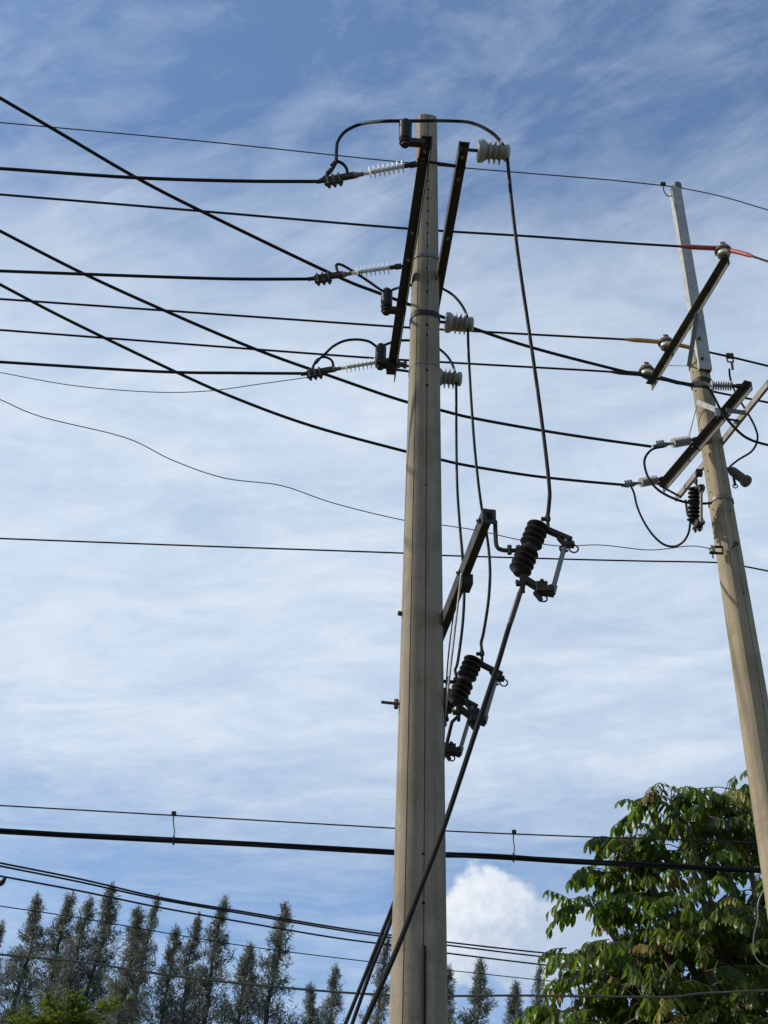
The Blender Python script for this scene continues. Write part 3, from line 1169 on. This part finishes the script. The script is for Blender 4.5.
W('wire', span([(0, 538.5), (200, 546), (400, 553), (445, 555.5), (560, 559), (640, 561), (715, 562.5), (742, 566), (768, 571)], ('y', 11.9), ('y', 12.0), 25, 25), .0078, 'cable',
  'single nearly level wire crossing the mid sky behind both poles')
W('wire', span([(0, 805.5), (175, 815.5), (390, 828), (447, 831), (514, 834), (620, 838), (700, 840), (768, 843.5)], ('y', 11.4), ('y', 12.0), 25, 25), .0062, 'strand',
  'thin messenger wire above the thick black telephone cable')
# thick lashed bundle
bp_ = span([(0, 831), (175, 840.5), (390, 852), (447, 855), (514, 857.5), (600, 863), (690, 867), (768, 871)], ('y', 11.4), ('y', 12.0), 25, 25)
m = MB()
fine = []
for a_, b_ in zip(bp_[:-1], bp_[1:]):
    for k in range(3):
        fine.append(a_.lerp(b_, k / 3))
fine.append(bp_[-1])
run = 0
for s_ in range(3):
    pts = []
    for k, p in enumerate(fine):
        th = k * .06 + s_ * 2.09
        pts.append(p + V((0, math.cos(th) * .014, math.sin(th) * .0135)))
    m.tube(pts, .0125, 8)
o = m.build('telephone_cable', 'cable', None, True, fine[0])
tag(o, 'thick bundled black telephone cable low across the picture', 'cable')
for (x, y0, y1, lb) in ((174, 814.5, 842, 'small hanger tying messenger wire and cable at left'), (514, 833, 859, 'small hanger tying messenger wire and cable right of the middle pole')):
    f_ = x / 768
    Y_ = 11.4 + .6 * f_
    a_, b_ = at(x, y0 - 2, Y_), at(x - .5, y1, Y_)
    hg = thing('cable_hanger', b_, lb, 'cable hanger', 'hangers on the telephone cable')
    mm = MB().tube([a_, a_.lerp(b_, .3) + V((-.006, 0, 0)), a_.lerp(b_, .6) + V((.006, 0, 0)), b_], .006, 6)
    mm.build('tie', 'galv_dull', hg)
    mm = MB().box(a_ - V((0, 0, .01)), .035, .03, .03)
    mm.build('clip', 'dark_steel', hg)
    MB().ring(b_ + V((0, 0, .012)), (1, 0, 0), .034, .006).build('strap', 'dark_steel', hg, True)
sv = 'service cables behind the pole sloping to the leafy tree'
t_tr = [[(0, 863), (80, 879), (160, 897.5), (245, 912), (330, 926.5), (390, 935), (446, 942), (545, 953), (640, 961)],
        [(0, 866), (80, 882), (160, 899.5), (245, 914), (330, 928.5), (390, 937.5), (446, 945), (545, 957), (640, 966)],
        [(0, 876), (80, 891), (160, 907.5), (245, 922.5), (330, 937), (390, 945), (446, 953), (545, 965), (640, 975)],
        [(0, 906), (80, 918), (160, 932), (245, 946), (330, 957), (390, 964), (446, 970), (545, 980.5), (640, 990)]]
t_lab = ['upper of the close pair of cables sloping above the casuarina tops', 'lower of the close pair of cables sloping above the casuarina tops',
         'single cable below the close pair, crossing the casuarina tops', 'faint thin wire crossing behind the upper casuarina crowns']
for i in range(4):
    W('service_cable', span(t_tr[i], ('y', 11.5 + .2 * i), ('y', 16.4 + .15 * i), 12, 14), (.0085, .0085, .0085, .0048)[i], 'cable2', t_lab[i], 'cable', sv if i < 3 else None)
W('service_cable', span([(0, 954.5), (80, 962), (160, 974), (245, 984), (330, 991.5), (390, 995), (446, 996), (520, 995.5), (600, 996.5), (668, 997), (700, 993.5), (730, 992), (768, 990.5)],
                        ('y', 9.4), ('y', 10.2), 12, 12), .0075, 'grey_wire', 'greyish cable running lowest, across the tree trunks', 'cable')
# small hanging clamp on the left edge
hp_ = at(4, 877, 11.9)
hc = thing('dead_end_clamp', hp_, 'small dead end clamp hanging on a cable at the left edge', 'clamp')
MB().tube([hp_ + V((.01, 0, .0)), hp_ + V((.0, 0, -.05))], .016, 8).build('hook', 'dark_steel', hc)
MB().tube([hp_ + V((.0, 0, -.045)), hp_ + V((-.06, 0, -.075))], .024, 8).build('body', 'dark_steel', hc)

# jumpers on the middle pole
y0, y1, y2 = CL[0].y, DPT[0].y, HPT[0].y
cy = FCP[0].y
jl = loop([(317, 182.5, y0), (325, 177, y0), (333, 168, y0), (336, 160, y0), (336.5, 150, y0), (338, 141, y0), (346, 131, y0), (361, 124, y0), (382, 121.3, y1), (407, 121, y1),
           (430, 120.8, y1 - .02), (452, 121, y2 + .05), (470, 122.5, y2 + .03), (486, 129, y2), (498, 138.5, y2), (506, 152, y2), (508.5, 170, y2), (512, 205, y2), (519, 262, y2 + .02),
           (529, 330, cy), (539, 400, cy), (546, 455, cy), (549.5, 490, cy), (549, 505, cy)]) + [FCP[0] + V((.132, 0, .25)) * .93]
jm = MB().tube(jl, .0125, 8)
jm.tube(loop([(337, 161, y0), (343, 164, y0 + .01), (347, 170, y0 + .02), (346.5, 177, y0 + .02)]), .0115, 8)
j = jm.build('jumper_cable', 'cable', None, True, jl[0])
tag(j, 'black jumper cable arching over the pole top and hanging to the clear fuse cutout', 'cable')
mm = MB()
for p_ in ((329.5, 171.5), (334, 164)):
    q_ = at(*p_, y0)
    mm.tube([q_ - V((.012, 0, .02)), q_ + V((.012, 0, .02))], .018, 8)
o = mm.build('clamp', 'dark_steel', j, False)
y0, y1, y2 = CL[1].y, DPT[1].y, HPT[1].y
cy = FCP[1].y
jl = loop([(339, 275, y0), (336.5, 268, y0), (337, 264.5, y0), (344, 266, y0 + .02), (365, 279, y0 + .03), (381, 290, y1), (387, 292, y1), (396, 288.5, y1 + .1), (408, 285.5, 8.78),
           (430, 284, 8.82), (446, 290.5, y2 + .02), (456, 298, y2), (464, 309, y2), (468.5, 322, y2), (468, 336, y2), (470, 380, y2), (474, 440, cy), (478, 480, cy), (482, 510, cy), (487.5, 540, cy),
           (490, 570, cy), (488.5, 600, cy), (484, 630, cy), (481, 643, cy)]) + [FCP[1] + V((.132, 0, .25)) * .93]
j = W('jumper_cable', jl, .011, 'cable', 'black jumper cable looping behind the pole to the half covered fuse cutout', 'cable')
y0, y1, y2 = CL[2].y, DPT[2].y, HPT[2].y
cy = FCP[2].y
jl = loop([(311, 372, y0), (315, 363, y0), (321, 357.5, y0), (326, 353, y0), (333, 346.5, y0), (344, 341, y0), (357, 339.5, y0), (369, 341.5, y0 + .02), (378, 347, y1), (386, 344.5, y1), (396, 341, y1),
           (412, 340.5, y1), (430, 343, y2), (440, 349.5, y2), (449, 358.5, y2), (455, 372, y2), (456.2, 388, y2), (456.3, 430, y2), (457, 480, y2), (459, 515, y2), (462, 550, cy), (464.3, 580, cy), (463, 620, cy), (458, 660, cy), (455, 670, cy)]) + [FCP[2] + V((.132, 0, .25)) * .93]
jm = MB().tube(jl, .011, 8)
jm.tube(loop([(322, 357, y0), (327, 357.5, y0), (332, 361, y0), (333.5, 367, y0)]), .0105, 8)
j = jm.build('jumper_cable', 'cable', None, True, jl[0])
tag(j, 'black jumper cable looping behind the pole to the hidden fuse cutout', 'cable')
mm = MB()
q_ = at(317, 361, y0)
mm.tube([q_ - V((.012, 0, .02)), q_ + V((.012, 0, .02))], .016, 8)
mm.build('clamp', 'dark_steel', j)

# (every lead ends on its fuse terminal)
# cables down from the fuses
def to_ground(pts, dx, dy):
    e = pts[-1]
    d = (pts[-1] - pts[-6]).normalized()
    k = (e.z + .05) / -d.z
    return pts + [e + d * (k * s_) for s_ in (.2, .5, 1.0)]
GDN = 'cables dropping from the fuse cutouts'
cy = FCP[0].y
jl = to_ground([FCP[0] + V((-.040, 0, -.27)) * .93] + loop([(519.5, 594, cy), (517, 602, cy), (508, 630, cy + .02), (496, 670, cy + .06), (480, 718, cy + .15), (461, 776, cy + .25), (440, 838, cy + .35), (419, 892, cy + .42), (399, 944, cy + .48), (379, 990, cy + .52), (362, 1028, cy + .55)]), 0, 0)
j = W('drop_cable', jl, .0145, 'cable', 'thick black cable slanting across the front of the concrete pole', 'cable', GDN)
o = MB().tube(jl[:13], [.011] + [.0165] * 11 + [.0145], 10).build('sleeve', 'maroon', None, True, V(j['_org']))
o.parent = j
o.location = (0, 0, 0)
for i, (q, trace, lb) in enumerate([((457, 708), [(452, 722, .0), (440, 770, .05), (420, 832, .1), (393, 905, .15), (368, 968, .2), (343, 1030, .25)], 'left one of two black cables emerging behind the pole at bottom'),
                                    ((440, 752), [(436, 762, 0), (425, 806, .02), (410, 858, .05), (392, 918, .1), (372, 968, .15), (350, 1030, .2)], 'right one of two black cables emerging behind the pole at bottom')]):
    yy = FCP[i + 1].y
    jl = to_ground([FCP[i + 1] + V((-.040, 0, -.27)) * .93] + loop([(x, y, yy + e) for x, y, e in trace]), 0, 0)
    W('drop_cable', jl, .012, 'cable', lb, 'cable', GDN)

# jumpers on the right pole
ry = CL2[0].y
W('jumper_cable', loop([(702, 386, ry), (709, 389, ry), (714, 397, ry), (722, 412, ry + .02), (733, 426, ry + .05), (747, 438, ry + .1), (768, 445, ry + .2), (800, 450, ry + .5), (860, 452, ry + 1)]) + [at(860, 452, ry + 1) + V((x_, x_ * .35, -.01 * x_)) for x_ in (3, 10, 22)], .0125, 'cable',
  'black jumper sagging right from the crossarm end and leaving the picture', 'cable')
hl = at(728, 357, w2b[-6].y)
hl = min(w2b, key=lambda p: abs((p - EYE).normalized().dot(ray(728, 356)) - 1))
ho = thing('hot_line_clamp', hl, 'small hot line clamp on the wire right of the steel extension', 'clamp')
m = MB().box(hl + V((0, 0, .012)), .075, .035, .05)
for e in (-.03, .03):
    m.tube([hl + V((e, 0, .03)), hl + V((e, 0, -.07))], .008, 6)
m.tube([hl + V((-.03, 0, -.07)), hl + V((.03, 0, -.07))], .008, 6)
m.tube([hl + V((.01, 0, -.07)), hl + V((.012, 0, -.17))], .014, 8)
m.build('body', 'dark_steel', ho)
hy = hl.y
W('jumper_cable', loop([(729.3, 369, hy), (730, 377, hy), (733, 387, hy), (739, 399, hy), (747, 412, hy), (755, 427, hy), (757.5, 439, hy), (752, 451, hy), (738, 460, hy), (729, 468, hy + .1), (726, 476, hy + .1)]), .011, 'cable',
  'black jumper hanging from the hot line clamp and curling back to the pole', 'cable')
ry = CL2[1].y
W('jumper_cable', loop([(664, 446.5, ry), (653, 449, ry), (646, 456, ry), (644.5, 465, ry), (649, 479, ry), (659, 490.5, ry), (675, 499, ry - .02), (690, 503, ry - .02), (704, 503.5, ry), (711, 503, RY - .1)]), .012, 'cable',
  'black jumper curving under the crossarm to the end-on fuse cutout', 'cable')
ry = CL2[2].y
W('jumper_cable', loop([(631, 486.5, ry), (634, 493, ry), (637, 506, ry), (643, 520, ry), (652, 534, ry), (663, 544, ry), (674, 546.5, ry), (683, 542, ry - .1), (688.5, 533, ry - .2), (690.5, 521, RY - .1)]), .011, 'cable',
  'black jumper hanging lowest in a deep U left of the right pole', 'cable')

W('wire', loop([(790, 860, 11.9), (768, 884, 11.9), (760, 897, 11.9), (757.5, 908, 11.9), (758, 918, 11.9), (754, 934, 11.9), (753.5, 948, 11.9), (757, 959, 11.9), (768, 967, 11.9), (800, 975, 11.9), (840, 940, 12.0)]), .005, 'pale_wire',
  'pale loose cable looping down against the leafy tree at the right edge')

# ------------------------------------------------------------------ trees
def tri_blade(m, p, d, L, w, t, side):
    o = len(m.v)
    m.v += [p - side * (w / 2), p + side * (w / 2), p + d * L]
    m.f.append((o, o + 1, o + 2))
    m.t += [t, t, t]


def casuarina_mesh(seed, H, dens):
    r = random.Random(seed)
    tr = MB()
    bend = [V((0, 0, 0))]
    n = 12
    wob = [V((r.uniform(-.06, .06), r.uniform(-.06, .06), 0)) for _ in range(n + 1)]
    axis_ = [V((0, 0, H * i / n)) + wob[i] * (1 if i else 0) for i in range(n + 1)]
    tr.tube(axis_, [.16 * (1 - i / n) ** .8 + .008 for i in range(n + 1)], 8)
    cr = MB()
    cr.t = []

    def ax(z):
        k = min(n - 1, max(0, int(z / H * n)))
        f = z / H * n - k
        return axis_[k].lerp(axis_[k + 1], f)
    nb = int(330 * dens)
    sect = [r.uniform(.66, 1.2) for _ in range(40)]      # ragged girth up the tree
    for b in range(nb):
        s = (b + r.random()) / nb
        depth = .08 + (s ** 1.12) * H * .62          # metres below the tip
        z = H - depth
        a = r.uniform(0, 6.283)
        rad = (.02 + .255 * depth ** .86) * r.uniform(.55, 1.08) * sect[int(depth * 1.6 + a * 1.3) % 40]
        if r.random() < .05:
            rad *= 1.3
        rad = min(rad, 1.8)
        out = V((math.cos(a), math.sin(a), 0))
        rise = r.uniform(.55, 1.25)
        p0 = ax(z - rad * rise * .7)
        p1 = p0 + out * rad + V((0, 0, rad * rise))
        if p1.z > H:
            p1.z = H - .1 * r.random()
        pm = p0.lerp(p1, .5) - V((0, 0, rad * .10))
        tr.tube([p0, pm, p1], [.008 + .005 * rad, .006, .003], 3, False)
        nw = int(18 + 135 * rad)
        cl = [(r.random() ** .55, V((r.gauss(0, 1), r.gauss(0, 1), r.gauss(0, 1))) * (.03 + .09 * rad)) for _ in range(3 + int(rad * 7))]
        for k in range(nw):
            f, off = r.choice(cl)
            f = min(1, max(0, f + r.gauss(0, .05)))
            sp = .03 + .035 * rad
            q = (p0.lerp(pm, f * 2) if f < .5 else pm.lerp(p1, f * 2 - 1)) + off + V((r.gauss(0, sp), r.gauss(0, sp), r.gauss(0, sp * 1.2)))
            dd = V((r.gauss(0, .38), r.gauss(0, .38), r.uniform(-.7, .9))) + out * .3
            dd.normalize()
            sd_ = V((r.gauss(0, 1), r.gauss(0, 1), r.gauss(0, 1))).cross(dd).normalized()
            L = r.uniform(.07, .17)
            tri_blade(cr, q, dd, L, r.uniform(.013, .026), min(1, max(0, r.gauss(.5, .22))), sd_)
    # leader tuft
    for k in range(150):
        q = ax(H - r.uniform(-.05, .9)) + V((r.gauss(0, .035), r.gauss(0, .035), 0))
        dd = V((r.gauss(0, .35), r.gauss(0, .35), 1)).normalized()
        tri_blade(cr, q, dd, r.uniform(.06, .16), .020, r.random(), V((r.gauss(0, 1), r.gauss(0, 1), 0)).cross(dd).normalized())
    return tr, cr


CAS = []
for s_ in range(6):
    tr, cr = casuarina_mesh(40 + s_, 15.0, (1, 1.15, .9, 1.05, .8, 1.1)[s_])
    CAS.append((tr, cr))
CAS_OBJ = {}
gcas = 'casuarina trees in a row behind the wires'
trees = [  # tip pixel, distance, variant, girth, label
    (1, 924, 50, 2, .9, 'casuarina cut by the left edge of the picture'),
    (41, 897, 48, 0, 1.15, 'leftmost full casuarina, its crown leaning right'),
    (71, 894, 49, 1, 1.0, 'slim casuarina, second full one from the left'),
    (91, 899, 47, 3, 1.0, 'pointed casuarina just left of the tallest casuarina'),
    (114, 886, 48, 5, 1.1, 'tallest casuarina on the left, tip touching the pair of cables'),
    (140, 908, 46, 1, 1.2, 'dense dark casuarina in front of a taller slim one'),
    (156, 896, 52, 4, .85, 'slim pale casuarina tip rising behind the dense dark one'),
    (177, 928, 47, 3, 1.0, 'shorter casuarina, first right of the slim pale one'),
    (197, 915, 49, 0, .95, 'narrow casuarina between a shorter one and a tall ragged one'),
    (224, 900, 48, 2, 1.1, 'tall ragged casuarina left of the short bushy one'),
    (251, 944, 46, 5, 1.15, 'short bushy casuarina between two tall ragged ones'),
    (284, 903, 48, 4, 1.25, 'tall ragged casuarina with a fork at right, nearest tall one to the pole'),
    (312, 985, 50, 1, 1.0, 'low casuarina tip just right of the forked tall one'),
    (338, 967, 52, 2, 1.0, 'low sparse casuarina left of the slanting black cables'),
    (387, 938, 50, 4, .9, 'thin casuarina seen between the slanting cables and the concrete pole'),
    (449, 968, 49, 3, .95, 'casuarina peeping out at the right side of the concrete pole'),
    (484, 961, 50, 0, 1.15, 'casuarina standing beneath the white heaped cloud'),
    (516, 982, 52, 5, 1.0, 'low casuarina between the cloud and the leafy tree'),
    (541, 966, 55, 4, .8, 'sparse casuarina tip showing at the left edge of the leafy tree'),
]
rr = random.Random(8)
for (px, py, Y_, var, gir, lb) in trees:
    tip = at(px, py, Y_)
    k = tip.z / 15.0
    t = thing('casuarina_tree', (0, 0, 0), lb, 'tree', gcas)
    if var not in CAS_OBJ:
        tr, cr = CAS[var]
        a = tr.build('trunk', 'bark_dark', t)
        b = cr.build('crown', 'needle', t)
        CAS_OBJ[var] = (a, b)
    else:
        for o in CAS_OBJ[var]:
            c = o.copy()
            COL.objects.link(c)
            c.parent = t
    lean = rr.uniform(.05, .13)
    t.location = (tip.x - lean * tip.z, tip.y, 0)
    sh = Matrix.Rotation(math.atan(lean), 4, 'Y') @ Matrix.Rotation(rr.uniform(0, 6.28), 4, 'Z')
    t.rotation_euler = sh.to_euler()
    t.scale = (k * gir * .92, k * gir * .92, k / math.cos(math.atan(lean)))


def leaflet(m, p, d, nrm_, L, w, t, fold=.25):
    """folded elliptic leaflet"""
    s = d.cross(nrm_).normalized()
    n_ = s.cross(d).normalized()
    o = len(m.v)
    dr = -n_ * 0
    pts = [p,
           p + d * (.30 * L) + s * (w * .42) + n_ * (fold * w * .4), p + d * (.30 * L), p + d * (.30 * L) - s * (w * .42) + n_ * (fold * w * .4),
           p + d * (.66 * L) + s * (w * .46) + n_ * (fold * w * .4) - n_ * (.03 * L), p + d * (.66 * L) - n_ * (.03 * L), p + d * (.66 * L) - s * (w * .46) + n_ * (fold * w * .4) - n_ * (.03 * L),
           p + d * (.88 * L) + s * (w * .24) - n_ * (.07 * L), p + d * (.88 * L) - n_ * (.08 * L), p + d * (.88 * L) - s * (w * .24) - n_ * (.07 * L),
           p + d * L - n_ * (.12 * L)]
    m.v += pts
    m.t += [t] * len(pts)
    for f in ((0, 1, 2), (0, 2, 3), (1, 4, 5, 2), (2, 5, 6, 3), (4, 7, 8, 5), (5, 8, 9, 6), (7, 10, 8), (8, 10, 9)):
        m.f.append(tuple(i + o for i in f))


def compound_leaf(m, st, b, out, L, r, tint, pairs, droop, lsize):
    pts = []
    rise = r.uniform(.0, .5)
    for i in range(pairs + 1):
        t = i / pairs
        pts.append(b + out * (L * t * (1 - .18 * t)) + V((0, 0, L * (rise * t - droop * t * t))))
    st.tube([pts[0], pts[len(pts) // 2], pts[-1]], [.006, .005, .003], 4, False)
    side = V((0, 0, 1)).cross(out).normalized()
    for i in range(1, pairs + 1):
        tan = (pts[i] - pts[i - 1]).normalized()
        grow = .75 + .45 * math.sin(math.pi * min(1, i / pairs * .8 + .1))
        for sg in (-1, 1):
            if r.random() < .06:
                continue
            d = (tan * r.uniform(.15, .5) + side * (sg * r.uniform(.35, .8)) + V((0, 0, -r.uniform(.55, 1.15)))).normalized()
            nn = (V((0, 0, 1)) + side * (sg * .9) + out * .3 + V((r.gauss(0, .2), r.gauss(0, .2), 0))).normalized()
            leaflet(m, pts[i] + side * (sg * .006), d, nn, lsize * grow * r.uniform(.8, 1.1), lsize * .35 * grow, min(1, max(0, tint + r.gauss(0, .07))))
    d = (pts[-1] - pts[-2]).normalized() * .5 + V((0, 0, -.7))
    leaflet(m, pts[-1], d.normalized(), (V((0, 0, 1)) + out).normalized(), lsize * .95, lsize * .38, min(1, max(0, tint + .05)))


def leafy_tree():
    r = random.Random(21)
    cen = at(782, 1010, 14.6)
    base = V((cen.x, cen.y, 0))
    t = thing('leafy_tree', base, 'large dark green leafy tree with drooping pinnate leaves behind the right pole', 'tree')
    trunk = MB()
    trunk.tube(smooth_path([base, base + V((.05, 0, 1.5)), V((cen.x - .05, cen.y, cen.z - 2.0)), V((cen.x, cen.y, cen.z - .8)), V((cen.x + .1, cen.y, cen.z + .6))], 5),
               [.17 - .007 * k for k in range(21)], 10)
    cr = MB()
    cr.t = []
    stalk = MB()
    # silhouette lobes of the crown: (pixel, depth, radius m)
    lobes = []
    for (px, py, Y_, R_) in [(686, 822, 14.2, .26), (670, 800, 14.3, .20), (716, 818, 14.3, .32), (738, 790, 14.4, .28), (648, 808, 14.2, .12), (760, 815, 14.6, .4), (646, 876, 14.2, .24), (634, 846, 14.2, .22), (618, 876, 14.2, .24), (590, 905, 14.2, .20), (582, 960, 14.2, .28), (572, 1010, 14.2, .32), (685, 850, 14.2, .50), (646, 920, 14.2, .44), (606, 985, 14.1, .48), (690, 935, 13.7, .75), (745, 838, 14.5, .55), (650, 1010, 13.6, .8),
                             (740, 930, 13.9, .8), (730, 1030, 13.5, .95), (600, 1060, 14.2, .7), (790, 900, 14.6, .9), (800, 1010, 14.0, 1.1), (850, 960, 14.8, 1.0),
                             (700, 960, 15.0, 1.2), (650, 1110, 14.3, 1.0), (760, 1130, 14.3, 1.2), (880, 1080, 15, 1.2), (800, 1000, 15.8, 1.3), (690, 1080, 15.4, 1.1)]:
        lobes.append((at(px, py, Y_), R_))
    root = V((cen.x, cen.y, cen.z - 1.3))
    for c, R_ in lobes:
        # limb to each lobe
        mid_ = root.lerp(c, .5) - V((0, 0, .18))
        trunk.tube(smooth_path([root, mid_, c], 4), [.055, .05, .046, .042, .037, .032, .027, .022, .016], 6)
        nl = int(64 * R_ ** 1.7) + 9
        for k in range(nl):
            # directions over the whole ball, leaves start inside and arch outwards
            z = r.uniform(-.55, 1)
            a = r.uniform(0, 6.283)
            q = math.sqrt(max(0, 1 - z * z))
            d = V((q * math.cos(a), q * math.sin(a), z))
            fr = r.uniform(.15, .8)
            b = c + d * (R_ * fr)
            out = V((d.x, d.y, 0))
            if out.length < .15:
                out = V((math.cos(a), math.sin(a), 0))
            out.normalize()
            out = (out + (c - cen).normalized() * V((1, 1, 0)).length * .15)
            out.z = 0
            out.normalize()
            u = r.random()
            tint = min(.62, max(.05, r.gauss(.40, .16)))
            if u < .085:
                tint = r.uniform(.80, .98)
            elif u < .16:
                tint = r.uniform(.62, .72)
            compound_leaf(cr, stalk, b, out, r.uniform(.30, .52), r, tint, r.randint(5, 8), r.uniform(.2, .75), r.uniform(.09, .17))
            if k % 4 == 0:
                stalk.tube([c, b], [.008, .005], 4, False)
    trunk.v += []
    trunk.build('trunk', 'bark', t, True)
    stalk.build('twigs', 'bark', t)
    cr.build('crown', 'leaf', t, False)
    return t


leafy_tree()


def feather_tree():
    r = random.Random(5)
    c = at(76, 1004, 27)
    base = V((c.x, c.y, 0))
    t = thing('small_tree', base, 'low yellow green feathery tree at the bottom left below the casuarinas', 'tree')
    tk = MB()
    tk.tube(smooth_path([base, base + V((.1, 0, c.z * .5)), c - V((0, 0, .9))], 5), [.09 - .004 * k for k in range(11)], 8)
    cr = MB()
    cr.t = []
    for b in range(64):
        a = r.uniform(0, 6.283)
        e = r.uniform(.05, 1.0)
        d = V((math.cos(a), math.sin(a), e * .9)).normalized()
        p0 = c - V((0, 0, .9))
        L = r.uniform(.8, 1.45) * (1.1 if d.x > 0 else .95)
        p1 = p0 + d * L + V((0, 0, -.1 * L))
        pm = p0.lerp(p1, .55) + V((0, 0, .10 * L))
        tk.tube([p0, pm, p1], [.02, .012, .004], 4, False)
        for k in range(150):
            f = r.uniform(.3, 1)
            q = p0.lerp(pm, f / .55) if f < .55 else pm.lerp(p1, (f - .55) / .45)
            q = q + V((r.gauss(0, .09), r.gauss(0, .09), r.gauss(0, .035)))
            dd = V((r.gauss(0, 1), r.gauss(0, 1), r.gauss(0, .25))).normalized()
            leaflet(cr, q, dd, (V((r.gauss(0, .3), r.gauss(0, .3), 1))).normalized(), r.uniform(.07, .13), .045, min(1, max(0, r.gauss(.6, .25))))
    tk.build('trunk', 'bark', t)
    cr.build('crown', 'feather', t)


feather_tree()

# drop the bookkeeping property
for o in COL.objects:
    for k in ('_org', '_reach'):
        if k in o:
            del o[k]
